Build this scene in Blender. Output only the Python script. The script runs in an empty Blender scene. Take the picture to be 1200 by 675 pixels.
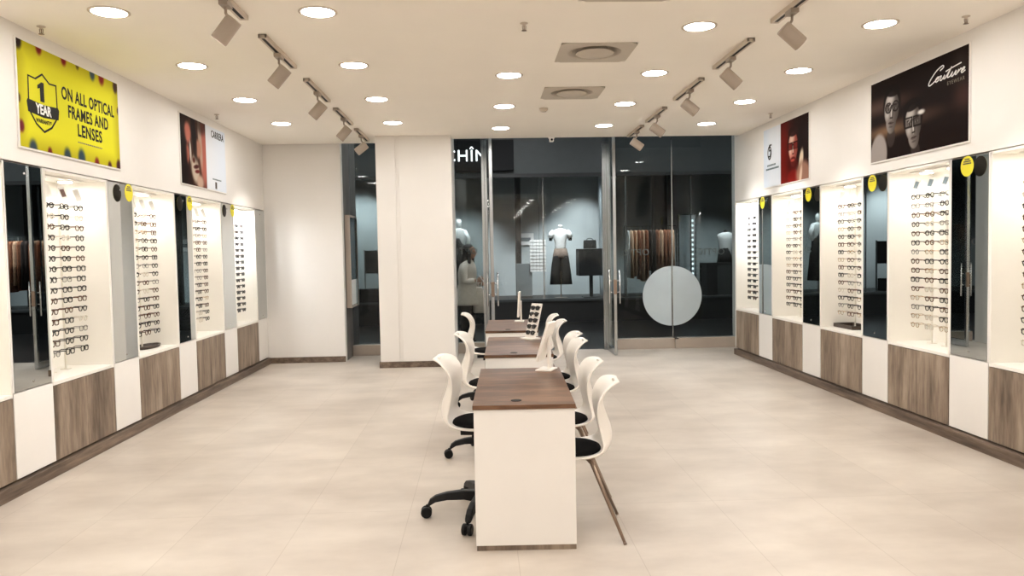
import bpy, bmesh, math, random
from mathutils import Vector, Matrix
random.seed(7)
SC = bpy.context.scene
COL = SC.collection
PI = math.pi

# ------------------------------------------------------------------ materials
def lin(c):
    return tuple((v/12.92 if v <= .04045 else ((v+.055)/1.055)**2.4) for v in c)
def rgb(r, g, b):
    return lin((r/255, g/255, b/255))+(1,)
class NT:
    def __init__(s, name):
        s.m = bpy.data.materials.new(name); s.m.use_nodes = True
        s.t = s.m.node_tree; s.t.nodes.clear()
        s.out = s.n('ShaderNodeOutputMaterial')
    def n(s, typ, **kw):
        nd = s.t.nodes.new(typ)
        for k, v in kw.items(): setattr(nd, k, v)
        return nd
    def l(s, a, b): s.t.links.new(a, b)
    def bsdf(s, col=None, rough=.5, metal=0, spec=.5):
        b = s.n('ShaderNodeBsdfPrincipled')
        if col is not None: b.inputs['Base Color'].default_value = col
        b.inputs['Roughness'].default_value = rough
        b.inputs['Metallic'].default_value = metal
        b.inputs['Specular IOR Level'].default_value = spec
        s.l(b.outputs[0], s.out.inputs[0]); return b
    def noise(s, vec, scale, detail=3, rough=.5):
        t = s.n('ShaderNodeTexNoise'); t.inputs['Scale'].default_value = scale
        t.inputs['Detail'].default_value = detail; t.inputs['Roughness'].default_value = rough
        s.l(vec, t.inputs['Vector']); return t
    def ramp(s, fac, stops):
        r = s.n('ShaderNodeValToRGB'); e = r.color_ramp.elements
        while len(e) < len(stops): e.new(.5)
        for i, (p, c) in enumerate(stops): e[i].position = p; e[i].color = c
        s.l(fac, r.inputs[0]); return r
    def mapping(s, vec, scale=(1,1,1), loc=(0,0,0), rot=(0,0,0)):
        m = s.n('ShaderNodeMapping'); m.inputs['Scale'].default_value = scale
        m.inputs['Location'].default_value = loc; m.inputs['Rotation'].default_value = rot
        s.l(vec, m.inputs['Vector']); return m.outputs[0]

def plain(name, col, rough=.5, metal=0, spec=.5, vary=.03, scale=6.0):
    """painted / plastic surface with a faint procedural variation of tone"""
    t = NT(name); b = t.bsdf(col, rough, metal, spec)
    if vary:
        tc = t.n('ShaderNodeTexCoord'); nz = t.noise(tc.outputs['Object'], scale)
        c1 = tuple(max(0, v*(1-vary)) for v in col[:3])+(1,); c2 = tuple(min(1, v*(1+vary)) for v in col[:3])+(1,)
        r = t.ramp(nz.outputs[0], [(.3, c1), (.7, c2)]); t.l(r.outputs[0], b.inputs['Base Color'])
    return t.m
def emit(name, col, strength):
    t = NT(name); e = t.n('ShaderNodeEmission'); e.inputs[0].default_value = col; e.inputs[1].default_value = strength
    t.l(e.outputs[0], t.out.inputs[0]); return t.m
def pane(name, tint, refl=.05):
    """thin clear pane: see-through with a tint, mirror reflection rising at grazing angles"""
    t = NT(name); tr = t.n('ShaderNodeBsdfTransparent'); tr.inputs[0].default_value = tint
    gl = t.n('ShaderNodeBsdfGlossy'); gl.inputs['Roughness'].default_value = .0; gl.inputs[0].default_value = (1, 1, 1, 1)
    lw = t.n('ShaderNodeLayerWeight'); lw.inputs[0].default_value = .5
    p = t.n('ShaderNodeMath', operation='POWER'); t.l(lw.outputs['Facing'], p.inputs[0]); p.inputs[1].default_value = 5
    ma = t.n('ShaderNodeMath', operation='MULTIPLY_ADD'); t.l(p.outputs[0], ma.inputs[0]); ma.inputs[1].default_value = .6; ma.inputs[2].default_value = refl
    mx = t.n('ShaderNodeMixShader'); t.l(ma.outputs[0], mx.inputs[0]); t.l(tr.outputs[0], mx.inputs[1]); t.l(gl.outputs[0], mx.inputs[2])
    t.l(mx.outputs[0], t.out.inputs[0]); return t.m
def wood(name, dark, mid, light, grain=(14, 14, 1.2), rough=.5, spec=.4):
    t = NT(name); b = t.bsdf(mid, rough, 0, spec)
    tc = t.n('ShaderNodeTexCoord'); oi = t.n('ShaderNodeObjectInfo')
    ad = t.n('ShaderNodeVectorMath', operation='ADD'); t.l(tc.outputs['Object'], ad.inputs[0])
    sc = t.n('ShaderNodeVectorMath', operation='SCALE'); sc.inputs[0].default_value = (7, 13, 19); t.l(oi.outputs['Random'], sc.inputs['Scale'])
    t.l(sc.outputs[0], ad.inputs[1])
    v = t.mapping(ad.outputs[0], grain)
    n1 = t.noise(v, 1.0, 5, .6)
    v2 = t.mapping(ad.outputs[0], tuple(g*5 for g in grain)); n2 = t.noise(v2, 1.0, 4, .6)
    mx = t.n('ShaderNodeMath', operation='MULTIPLY_ADD'); t.l(n2.outputs[0], mx.inputs[0]); mx.inputs[1].default_value = .35
    m2 = t.n('ShaderNodeMath', operation='MULTIPLY'); t.l(n1.outputs[0], m2.inputs[0]); m2.inputs[1].default_value = .7
    t.l(m2.outputs[0], mx.inputs[2])
    r = t.ramp(mx.outputs[0], [(.36, dark), (.52, mid), (.68, light)]); t.l(r.outputs[0], b.inputs['Base Color'])
    return t.m
def floor_mat():
    t = NT('floor_tile'); b = t.bsdf(rgb(205, 190, 172), .42, 0, .35)
    g = t.n('ShaderNodeNewGeometry')
    v = t.mapping(g.outputs['Position'], (1, 1, 1), (.465+6.25, -5.92+12.5, 0))
    n1 = t.noise(g.outputs['Position'], .9, 4, .55); n2 = t.noise(t.mapping(g.outputs['Position'], (1.0, 1.9, 1)), 1.5, 5, .6)
    s = t.n('ShaderNodeMath', operation='ADD'); t.l(n1.outputs[0], s.inputs[0]); t.l(n2.outputs[0], s.inputs[1])
    h = t.n('ShaderNodeMath', operation='MULTIPLY'); t.l(s.outputs[0], h.inputs[0]); h.inputs[1].default_value = .5
    r = t.ramp(h.outputs[0], [(.34, rgb(180, 168, 156)), (.5, rgb(197, 186, 174)), (.66, rgb(212, 202, 190))])
    br = t.n('ShaderNodeTexBrick'); t.l(v, br.inputs['Vector'])
    br.offset = 0; br.inputs['Scale'].default_value = 1; br.inputs['Brick Width'].default_value = .625; br.inputs['Row Height'].default_value = 1.25
    br.inputs['Mortar Size'].default_value = .0022; br.inputs['Mortar Smooth'].default_value = .3; br.inputs['Bias'].default_value = 0
    br.inputs['Color1'].default_value = (.94, .94, .94, 1); br.inputs['Color2'].default_value = (1, 1, 1, 1); br.inputs['Mortar'].default_value = (.80, .78, .76, 1)
    mx = t.n('ShaderNodeMix', data_type='RGBA', blend_type='MULTIPLY'); mx.inputs[0].default_value = 1
    t.l(r.outputs[0], mx.inputs[6]); t.l(br.outputs[0], mx.inputs[7]); t.l(mx.outputs[2], b.inputs['Base Color'])
    rr = t.n('ShaderNodeMapRange'); t.l(n2.outputs[0], rr.inputs[0]); rr.inputs[3].default_value = .32; rr.inputs[4].default_value = .52
    t.l(rr.outputs[0], b.inputs['Roughness'])
    return t.m
def print_mat(name='printed_poster', rough=.3):
    t = NT(name); b = t.bsdf(None, .5, 0, .03)
    a = t.n('ShaderNodeVertexColor'); a.layer_name = 'print'; t.l(a.outputs[0], b.inputs['Base Color']); return t.m
def mirror_mat():
    t = NT('mirror_silver'); b = t.bsdf((.64, .67, .67, 1), .0, 1.0); return t.m

M = {
 'wall': plain('wall_paint', rgb(235, 231, 226), .6, vary=.012, scale=2),
 'ceil': plain('ceiling_paint', rgb(251, 245, 235), .7, vary=.01, scale=2),
 'floor': floor_mat(),
 'white': plain('white_laminate', rgb(234, 230, 225), .35, vary=.01),
 'niche': plain('niche_white', rgb(236, 232, 224), .45, vary=.01),
 'oak': wood('grey_oak', rgb(88, 74, 62), rgb(132, 115, 99), rgb(166, 149, 131), (6, 6, .9)),
 'oakh': wood('grey_oak_plinth', rgb(70, 57, 48), rgb(106, 90, 77), rgb(136, 118, 102), (9, 1.0, 14)),
 'walnut': wood('walnut_top', rgb(60, 39, 26), rgb(100, 71, 51), rgb(136, 102, 76), (1.6, 7, 10), .36, .35),
 'mirror': mirror_mat(),
 'chrome': plain('chrome', rgb(205, 205, 205), .12, 1, vary=0),
 'steel': plain('brushed_steel', rgb(150, 132, 118), .28, 1, vary=.05),
 'alu': plain('aluminium', rgb(178, 182, 184), .22, 1, vary=.03),
 'black': plain('black_plastic', rgb(17, 16, 16), .5, spec=.25, vary=.1),
 'fabric': plain('black_fabric', rgb(20, 19, 20), .95, spec=.1, vary=.2, scale=60),
 'shell': plain('cream_plastic', rgb(240, 234, 226), .3, vary=.01),
 'darkgap': plain('dark_slot', rgb(18, 15, 14), .7, vary=.1),
 'trackp': plain('track_white', rgb(206, 192, 176), .45, vary=.01),
 'head': plain('lamp_head_paint', rgb(158, 144, 130), .5, vary=.02),
 'vent': plain('vent_paint', rgb(196, 186, 172), .5, vary=.02),
 'lamp': emit('downlight_glow', (1, .98, .95, 1), 31.5),
 'ledw': emit('led_niche', (1, .96, .89, 1), 40),
 'ledc': emit('led_niche_cool', (.94, .97, 1, 1), 210),
 'spotlens': emit('spot_glow', (1, .95, .88, 1), 12),
 'glass': pane('shop_glass', (.70, .73, .73, 1), .012),
 'clear': pane('clear_lens', (.93, .93, .92, 1), .03),
 'print': print_mat(),
 'paper': plain('white_card', rgb(238, 236, 230), .6, vary=.01),
 'cardgrey': plain('card_picture', rgb(126, 142, 150), .6, vary=.15, scale=90),
 'cardred': plain('card_photo', rgb(120, 92, 84), .6, vary=.3, scale=90),
 'yellow': plain('yellow_tag', rgb(228, 216, 40), .5, vary=.03),
 'taggrey': plain('tag_print', rgb(92, 84, 60), .6, vary=.2, scale=60),
 'tagback': plain('tag_reverse', rgb(128, 116, 104), .6, vary=.05),
 'ink': plain('black_ink', rgb(22, 20, 16), .5, spec=.1, vary=0),
 'inkw': plain('white_ink', rgb(240, 240, 236), .5, spec=.1, vary=0),
 'inkg': plain('grey_ink', rgb(120, 112, 96), .5, spec=.1, vary=0),
 'inkt': plain('teal_ink', rgb(86, 104, 110), .5, spec=.1, vary=0),
 'vinyl': plain('frosted_vinyl', rgb(182, 193, 198), .55, vary=.04, scale=3),
 'vinylt': plain('grey_vinyl', rgb(150, 150, 146), .5, vary=.03),
 'tray': plain('dark_tray', rgb(62, 50, 42), .5, vary=.15),
 'kerb': plain('beige_stone', rgb(178, 165, 152), .5, vary=.06, scale=3),
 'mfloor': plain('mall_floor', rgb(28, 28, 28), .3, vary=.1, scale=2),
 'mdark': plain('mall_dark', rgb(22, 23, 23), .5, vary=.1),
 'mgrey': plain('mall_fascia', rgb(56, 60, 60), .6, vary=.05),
 'mwall': plain('mall_shop_wall', rgb(160, 169, 171), .7, vary=.05, scale=1),
 'mpanel': plain('mall_panel', rgb(116, 126, 130), .5, vary=.05),
 'mlamp': emit('mall_lamp', (.95, .98, 1, 1), 36),
 'sign': emit('lit_letters', (.95, 1, 1, 1), 2.2),
 'ledcol': emit('led_column', (.8, .95, 1, 1), 1.2),
 'mwhite': plain('white_cloth', rgb(225, 228, 228), .9, vary=.06, scale=12),
 'mblack': plain('black_cloth', rgb(14, 14, 15), .9, vary=.2, scale=20),
 'mstripe': plain('striped_cloth', rgb(120, 106, 96), .9, vary=.35, scale=30),
 'copper': plain('brown_cloth', rgb(134, 84, 58), .85, vary=.3, scale=14),
 'copper2': plain('tan_cloth', rgb(186, 150, 122), .85, vary=.25, scale=14),
 'dcloth': plain('dark_cloth', rgb(44, 34, 30), .9, vary=.2, scale=14),
 'skin': plain('skin', rgb(196, 150, 124), .55, vary=.03, scale=20),
 'hair': plain('dark_hair', rgb(20, 15, 13), .5, vary=.2, scale=40),
 'coat': plain('beige_coat', rgb(226, 215, 202), .85, vary=.06, scale=16),
 'trouser': plain('dark_trousers', rgb(24, 22, 24), .9, vary=.1),
 'phone': plain('phone_white', rgb(225, 225, 225), .3, vary=0),
 'rod': plain('rod_white', rgb(226, 220, 208), .3, vary=.02),
 'edge': plain('brown_edge', rgb(92, 72, 58), .5, vary=.1),
 'taupe': wood('taupe_cladding', rgb(66, 62, 60), rgb(100, 94, 90), rgb(124, 116, 110), (30, 30, .6), .5),
 'screen': plain('dark_print', rgb(34, 46, 54), .15, vary=.5, scale=4),
 # spectacle frames
 'f_black': plain('black_acetate', rgb(22, 18, 17), .25, vary=.1),
 'f_brown': plain('brown_tortoise', rgb(86, 54, 36), .25, vary=.5, scale=80),
 'f_gold': plain('gold_metal', rgb(176, 140, 92), .25, 1, vary=0),
 'f_clear': plain('pale_acetate', rgb(206, 196, 182), .2, vary=.03),
 'f_grey': plain('grey_metal', rgb(96, 92, 90), .3, .6, vary=.05),
 'sunlens': plain('dark_lens', rgb(20, 21, 24), .08, vary=.1),
}
BLK = {'white': 1}

# ------------------------------------------------------------------ mesh helpers
class MB:
    def __init__(s): s.v = []; s.f = []; s.col = []
    def add(s, vs, fs):
        o = len(s.v); s.v += [tuple(v) for v in vs]; s.f += [tuple(i+o for i in f) for f in fs]; return s
    def box(s, x0, x1, y0, y1, z0, z1):
        vs = [(x, y, z) for z in (z0, z1) for y in (y0, y1) for x in (x0, x1)]
        return s.add(vs, [(0,2,3,1),(4,5,7,6),(0,1,5,4),(2,6,7,3),(0,4,6,2),(1,3,7,5)])
    def obox(s, c, ax, ay, az):
        c, ax, ay, az = map(Vector, (c, ax, ay, az))
        vs = [c+ax*i+ay*j+az*k for k in (-1, 1) for j in (-1, 1) for i in (-1, 1)]
        return s.add(vs, [(0,2,3,1),(4,5,7,6),(0,1,5,4),(2,6,7,3),(0,4,6,2),(1,3,7,5)])
    def tube(s, pts, r, n=10, closed=False):
        pts = [Vector(p) for p in pts]; L = len(pts)
        rs = r if isinstance(r, (list, tuple)) else [r]*L
        up = None; rings = []
        for i, p in enumerate(pts):
            a = pts[(i-1) % L] if (closed or i > 0) else p
            b = pts[(i+1) % L] if (closed or i < L-1) else p
            t = (b-a).normalized()
            if up is None:
                up = Vector((0, 0, 1)) if abs(t.z) < .9 else Vector((1, 0, 0))
            e1 = t.cross(up).normalized(); e2 = e1.cross(t).normalized(); up = e2
            rings.append([p+(e1*math.cos(2*PI*k/n)+e2*math.sin(2*PI*k/n))*rs[i] for k in range(n)])
        return s.rings(rings, closed)
    def rings(s, rings, closed=False, caps=True):
        n = len(rings[0]); L = len(rings); vs = [v for r in rings for v in r]; fs = []
        for i in range(L if closed else L-1):
            j = (i+1) % L
            for k in range(n):
                fs.append((i*n+k, i*n+(k+1) % n, j*n+(k+1) % n, j*n+k))
        if not closed and caps:
            fs.append(tuple(range(n-1, -1, -1))); fs.append(tuple((L-1)*n+k for k in range(n)))
        return s.add(vs, fs)
    def lathe(s, prof, n=24, c=(0, 0, 0), axis=None, caps=True):
        """prof: (radius, height) about axis (default z) through c"""
        ax = Vector(axis or (0, 0, 1)).normalized(); t = Vector((1, 0, 0)) if abs(ax.x) < .9 else Vector((0, 1, 0))
        e1 = (t-ax*t.dot(ax)).normalized(); e2 = ax.cross(e1); c = Vector(c)
        return s.rings([[c+ax*h+(e1*math.cos(2*PI*k/n)+e2*math.sin(2*PI*k/n))*max(r, 1e-4) for k in range(n)] for r, h in prof], caps=caps)
    def loft(s, secs, n=20, p=2.0):
        """secs: (cx,cy,cz,rx,ry) horizontal superellipse sections"""
        R = []
        for cx, cy, cz, rx, ry in secs:
            r = []
            for k in range(n):
                a = 2*PI*k/n; ca, sa = math.cos(a), math.sin(a)
                r.append((cx+rx*math.copysign(abs(ca)**(2/p), ca), cy+ry*math.copysign(abs(sa)**(2/p), sa), cz))
            R.append(r)
        return s.rings(R)
    def prism(s, poly, fn, d0, d1):
        """poly of (u,v); fn(u,v,d) -> point"""
        n = len(poly); vs = [fn(u, v, d0) for u, v in poly]+[fn(u, v, d1) for u, v in poly]
        fs = [tuple(range(n-1, -1, -1)), tuple(range(n, 2*n))]+[(i, (i+1) % n, n+(i+1) % n, n+i) for i in range(n)]
        return s.add(vs, fs)
    def build(s, name, mat, parent=None, bevel=0, smooth=False, segs=2, subsurf=0, mats=None):
        me = bpy.data.meshes.new(name); me.from_pydata(s.v, [], s.f)
        bm = bmesh.new(); bm.from_mesh(me); bmesh.ops.recalc_face_normals(bm, faces=bm.faces[:]); bm.to_mesh(me); bm.free()
        me.materials.append(M[mat] if isinstance(mat, str) else mat)
        o = bpy.data.objects.new(name, me); COL.objects.link(o)
        if parent: o.parent = parent
        if smooth: me.shade_smooth()
        if bevel:
            b = o.modifiers.new('bevel', 'BEVEL'); b.width = bevel; b.segments = segs; b.limit_method = 'ANGLE'; b.angle_limit = .6
            b.harden_normals = False
        if subsurf:
            q = o.modifiers.new('sub', 'SUBSURF'); q.levels = subsurf; q.render_levels = subsurf
        return o

def tag(o, label=None, cat=None, group=None, kind=None):
    if label: o['label'] = label
    if cat: o['category'] = cat
    if group: o['group'] = group
    if kind: o['kind'] = kind
    return o
def thing(name, label, cat, loc=(0, 0, 0), rz=0, group=None, kind=None):
    o = bpy.data.objects.new(name, None); COL.objects.link(o); o.empty_display_size = .1
    o.location = loc; o.rotation_euler = (0, 0, rz); return tag(o, label, cat, group, kind)
def struct(name, mb, mat, label=None, **kw):
    o = mb.build(name, mat, **kw); return tag(o, label, None, None, 'structure')
def kids(o): return [c for c in bpy.data.objects if c.parent == o]
def copy_tree(o, parent=None):
    ch = kids(o); c = o.copy(); COL.objects.link(c)
    c.parent = parent
    for k in ch: copy_tree(k, c)
    return c
def text(name, body, size, mat, parent=None, depth=.001, bold=0, shear=0, align='CENTER', mtx=None, space=1.0, sx=1.0, fit=None):
    cu = bpy.data.curves.new(name, 'FONT'); cu.body = body; cu.size = size; cu.extrude = depth; cu.offset = bold; cu.shear = shear
    cu.align_x = align; cu.align_y = 'CENTER'; cu.space_character = space; cu.resolution_u = 3
    t = bpy.data.objects.new(name, cu); COL.objects.link(t)
    bpy.context.view_layer.update()
    me = bpy.data.meshes.new_from_object(t.evaluated_get(bpy.context.evaluated_depsgraph_get()))
    bpy.data.objects.remove(t); bpy.data.curves.remove(cu)
    if fit:
        xs = [v.co.x for v in me.vertices]; sx = fit/(max(xs)-min(xs))
    if sx != 1: me.transform(Matrix.Diagonal((sx, 1, 1, 1)))
    me.materials.clear(); me.materials.append(M[mat])
    o = bpy.data.objects.new(name, me); COL.objects.link(o)
    if parent: o.parent = parent
    if mtx is not None: o.matrix_local = mtx
    return o
def basis(origin, X, Y, Z):
    m = Matrix.Identity(4)
    for i, v in enumerate((X, Y, Z, origin)):
        for j in range(3): m[j][i] = v[j]
    return m
def catmull(P, n=8):
    P = [Vector(p) for p in P]; out = []
    for i in range(len(P)-1):
        p0 = P[max(i-1, 0)]; p1 = P[i]; p2 = P[i+1]; p3 = P[min(i+2, len(P)-1)]
        for k in range(n):
            t = k/n
            out.append(.5*((2*p1)+(p2-p0)*t+(2*p0-5*p1+4*p2-p3)*t*t+(3*p1-p0-3*p2+p3)*t**3))
    out.append(P[-1]); return out

# ------------------------------------------------------------------ dimensions
XL, XR, ZC = -3.152, 3.762, 3.20
ZT, ZB, ZK = 2.241, .685, .086
PW, NW = .483, .937
LP = [5.241+1.42*k for k in range(-1, 5)]            # left mirror bays (start)
LN = [5.724+1.42*k for k in range(-2, 4)]            # left niches
RP = [5.544+1.4193*k for k in range(-1, 4)]
RN = [6.027+1.4193*k for k in range(-2, 4)]
YEL, YER = 11.40, 11.222
YG = 12.05                                            # storefront line
YCE = 11.04                                           # ceiling edge at the storefront
YB = -3.0                                             # wall behind the camera

# ------------------------------------------------------------------ room shell
b = MB(); b.box(-4.2, 4.8, YB-.2, YG+.12, -.2, 0); struct('floor', b, 'floor')
b = MB()
vents_y = [4.77, 6.37, 7.97]; vx0, vx1 = .665, 1.275; vh = .305
b.box(-4.2, vx0, YB-.2, YCE, ZC, ZC+.12); b.box(vx1, 4.3, YB-.2, YCE, ZC, ZC+.12)
b.box(-4.2, -1.42, YCE, 11.36, ZC, ZC+.12)
ys = [YB-.2]
for v in vents_y: ys += [v-vh, v+vh]
ys.append(YCE)
for i in range(0, len(ys), 2): b.box(vx0, vx1, ys[i], ys[i+1], ZC, ZC+.12)
struct('ceiling', b, 'ceil')
# deeper soffit over the shopfront
b = MB(); b.box(-3.6, 4.8, YCE+.02, YG+.3, 4.3, 4.4); struct('ceiling_soffit', b, 'mdark')

def run_x(side, d):          # d measured into the wall from its face
    return XL-d if side < 0 else XR+d
def rbox(mb, side, y0, y1, d0, d1, z0, z1):
    xa, xb = run_x(side, d0), run_x(side, d1)
    return mb.box(min(xa, xb), max(xa, xb), y0, y1, z0, z1)

NEAR = {-1: LN[0], 1: RN[0]}
for side, nm, ye in ((-1, 'wall_left', YEL), (1, 'wall_right', YER)):
    b = MB()
    rbox(b, side, YB, ye, 0, .50, ZT+.012, ZC)          # fascia above the cabinets
    rbox(b, side, YB, ye, .45, .50, 0, ZT+.012)         # back of the cabinet recess
    rbox(b, side, YB, NEAR[side]-.0, 0, .45, 0, ZT+.012)   # plain wall nearer the camera
    struct(nm, b, 'wall')
b = MB(); b.box(-4.2, 4.8, YB-.2, YB, 0, ZC); struct('wall_back', b, 'wall')
# end wall left of the opening
b = MB(); b.box(-3.66, -2.03, 11.405, 11.545, 0, ZC+.3); struct('wall_end', b, 'wall')
# right wall return beyond the last cabinet
b = MB(); b.box(XR, 4.05, YER, YER+.03, 0, 4.3); b.box(4.05, 4.25, YER, YG+.2, 0, 4.3); struct('wall_return', b, 'wall')
# dark clad return inside the left opening
b = MB(); b.box(-2.25, -2.03, 11.545, 12.7, 0, 4.3); struct('wall_opening', b, 'taupe')
# white pillar
b = MB(); b.box(-1.42, -1.155, 10.68, 12.0, 0, ZC+1.0); b.box(-1.155, -1.105, 10.70, 12.0, 0, ZC+1.0); b.box(-1.105, -.385, 10.675, 12.0, 0, ZC+1.0)
struct('pillar', b, 'wall', bevel=.003)
# baseboards
for side, nm, y0, ye in ((-1, 'baseboard_left', LN[0], 11.404), (1, 'baseboard_right', RN[0], YER)):
    b = MB(); rbox(b, side, y0, ye, -.032, .06, 0, ZK); struct(nm, b, 'oakh', bevel=.003)
b = MB(); b.box(-3.12, -2.03, 11.383, 11.405, 0, .085); struct('baseboard_end', b, 'oakh', bevel=.002)
b = MB(); b.box(-1.435, -.375, 10.652, 10.675, 0, .085); b.box(-1.435, -1.42, 10.675, 12.0, 0, .085); struct('baseboard_pillar', b, 'oakh', bevel=.002)

# ------------------------------------------------------------------ spectacles
def rim_pts(shape, cx, w, h, n=16):
    pts = []
    for k in range(n):
        a = 2*PI*k/n; c, s_ = math.cos(a), math.sin(a)
        if shape == 'round': x, z = w*.92*c, h*1.02*s_
        elif shape == 'square':
            p = .55; x, z = w*math.copysign(abs(c)**p, c), h*math.copysign(abs(s_)**p, s_)
        else:
            p = .7; x = w*math.copysign(abs(c)**p, c); z = h*math.copysign(abs(s_)**p, s_)
            if s_ < 0: x *= .86
            else: z *= .88
        pts.append((cx+x, 0, z))
    return pts
def frame_mesh(shape, r):
    b = MB()
    for cx in (-.034, .034): b.tube(rim_pts(shape, cx, .026, .020), r, 6, True)
    b.tube([(-.010, 0, .006), (0, -.003, .010), (.010, 0, .006)], r, 6)
    for sx in (-1, 1): b.box(*sorted((sx*.059, sx*.068)), -.003, .006, .007, .013)
    return b
def temple_mesh(r):
    b = MB(); b.tube([(0, 0, 0), (-.002, .05, 0), (-.006, .10, -.001), (-.012, .128, -.014)], [r*1.1, r, r, r*1.2], 6); return b
_lens = {}
def lens_mesh(shape):
    b = MB(); pts = rim_pts(shape, 0, .024, .0185); n = len(pts)
    b.prism([(p[0], p[2]) for p in pts], lambda u, v, d: (u, d, v), -.0007, .0007); return b
STY = {}
def style(mat, shape, r, sun=False):
    key = (mat, shape, sun)
    if key in STY: return STY[key]
    f = frame_mesh(shape, r).build('frame', mat, smooth=True); t = temple_mesh(r).build('temple', mat, smooth=True)
    l = lens_mesh(shape).build('lens', 'sunlens' if sun else 'clear')
    ms = (f.data, t.data, l.data)
    for o in (f, t, l): bpy.data.objects.remove(o)
    STY[key] = ms; return ms
WORDS = {'f_black': 'black', 'f_brown': 'tortoiseshell brown', 'f_gold': 'thin gold metal', 'f_clear': 'pale clear', 'f_grey': 'grey metal'}
RAD = {'f_black': .0040, 'f_brown': .0038, 'f_gold': .0020, 'f_clear': .0036, 'f_grey': .0026}
def glasses(mat, shape, sun, label, group, loc, rz, name='eyeglasses', lenses=True, tilt=0.0):
    fm, tm, lm = style(mat, shape, RAD[mat], sun)
    root = thing('sunglasses' if sun else name, label, 'sunglasses' if sun else 'glasses', loc, rz, group)
    root.rotation_euler = (tilt, 0, rz)
    def put(n, me, x=0, z=0, sc=1):
        o = bpy.data.objects.new(n, me); COL.objects.link(o); o.parent = root; o.location = (x, 0, z); o.scale = (sc, 1, 1); return o
    put('frame', fm); put('temple', tm, .066, .010); put('temple', tm, -.066, .010, -1)
    if lenses: put('lens', lm, -.034); put('lens', lm, .034)
    return root
ORD = ['first', 'second', 'third', 'fourth', 'fifth', 'sixth', 'seventh', 'eighth', 'ninth', 'tenth', 'eleventh', 'twelfth', 'thirteenth', 'fourteenth', 'fifteenth']

# ------------------------------------------------------------------ display cabinets
NROW = 15
def display_cabinet(side, y0, label, phrase, sun=False, cols=(-1, 0, 1), cards=None, nled='ledw', lens=True, led=True):
    y1 = y0+NW; yc = (y0+y1)/2; g = .004
    loc = Vector((run_x(side, 0), yc, 0))
    t = thing('display_cabinet', label, 'cabinet', loc)
    def lb(mb, a, c, d0, d1, z0, z1):     # local box: y from centre, d into the wall
        xa, xb = side*d0, side*d1
        return mb.box(min(xa, xb), max(xa, xb), a, c, z0, z1)
    h = NW/2-g; D = .40
    b = MB()
    lb(b, -h, -h+.016, 0, D, ZB-.002, ZT); lb(b, h-.016, h, 0, D, ZB-.002, ZT)        # sides
    lb(b, -h, h, 0, D, ZT-.016, ZT+.004)                                              # top
    lb(b, -h, h, D, D+.016, ZK+.01, ZT+.004)                                          # back
    lb(b, -h, h, 0, D, ZB-.028, ZB-.002)                                              # sill
    b.build('carcass', 'niche', t, bevel=.0015)
    b = MB(); lb(b, -h, h, .02, D, ZK+.008, ZB-.029); b.build('base_unit', 'white', t)
    for a, c in ((-h+.001, -.0015), (.0015, h-.001)):
        b = MB(); lb(b, a, c, .0, .018, ZK+.016, ZB-.032); b.build('door', 'oak', t, bevel=.001)
    # recessed lamp tray in the niche top
    b = MB(); lb(b, -.32, .32, .11, .29, ZT-.028, ZT-.0165); b.build('lamp_tray', 'white', t, bevel=.002)
    for ly in (-.20, .20):
        b = MB(); b.lathe([(.060, ZT-.028), (.060, ZT-.036), (.052, ZT-.036)], 24, (side*.20, ly, 0)); b.build('lamp_rim', 'chrome', t)
        b = MB(); b.lathe([(.050, ZT-.0365), (.050, ZT-.039), (.0005, ZT-.0392)], 20, (side*.20, ly, 0)); b.build('niche_lamp', nled, t)
    rowz = [2.0-.0815*i for i in range(NROW)]
    for ci in (-1, 0, 1):
        b = MB(); yy = ci*.215
        lb(b, yy-.006, yy+.006, .262, .274, ZB-.002, 2.10)
        lb(b, yy-.03, yy+.03, .24, .30, ZB-.002, ZB+.004)
        for z in rowz:
            lb(b, yy-.004, yy+.004, .115, .262, z+.000, z+.0035)      # peg under the bridge
        lb(b, yy-.03, yy+.03, .255, .262, 2.07, 2.075)
        lb(b, yy-.003, yy+.003, .125, .262, 2.066, 2.071)
        b.build('display_rod', 'rod', t)
        kind = (cards or {}).get(ci)
        if kind:
            # small card leaning on the rod top
            cd = thing('display_card', None, 'card', (loc.x+side*.118, yc+yy, 2.102), 0)
            tag(cd, kind[1], 'card', 'cards on the rod tops')
            q = MB(); q.obox((0, 0, 0), (side*.0012, 0, 0), (0, .044, .008), (side*.012, -.008, .046)); q.build('card_sheet', 'paper', cd)
            if kind[0]:
                q = MB(); q.obox((-side*.0016, 0, 0), (side*.0006, 0, 0), (0, .029, .005), (side*.0076, -.005, .029)); q.build('card_picture', kind[0], cd)
    # frames on the rods
    rz = PI/2 if side < 0 else -PI/2
    names = {-1: 'near', 0: 'middle', 1: 'far'}
    for ci in cols:
        for i, z in enumerate(rowz):
            mat = random.choices(['f_black', 'f_brown', 'f_gold', 'f_clear', 'f_grey'], [.44, .24, .10, .10, .12])[0]
            if sun: mat = random.choices(['f_black', 'f_brown'], [.85, .15])[0]
            shp = random.choice(['round', 'square', 'soft'])
            kindw = 'sunglasses' if sun else 'glasses'
            shw = {'round': 'round', 'square': 'square', 'soft': 'soft-cornered'}[shp]
            lab = '%s %s %s, %s from top, %s rod, %s' % (WORDS[mat], shw, kindw, ORD[i], names[ci], phrase)
            glasses(mat, shp, sun, lab, ('sunglasses' if sun else 'glasses')+' on display in '+phrase,
                    (loc.x+side*.112, yc+ci*.215+random.uniform(-.004, .004), z-.004), rz+random.uniform(-.05, .05), lenses=lens or sun)
    return t

def card(mat, lab): return (mat, lab)
def cset(ph, m=None): return {-1: (m, 'small white card topping the near rod, '+ph), 0: (m, 'small white card topping the middle rod, '+ph), 1: (m, 'small white card topping the far rod, '+ph)}

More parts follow.
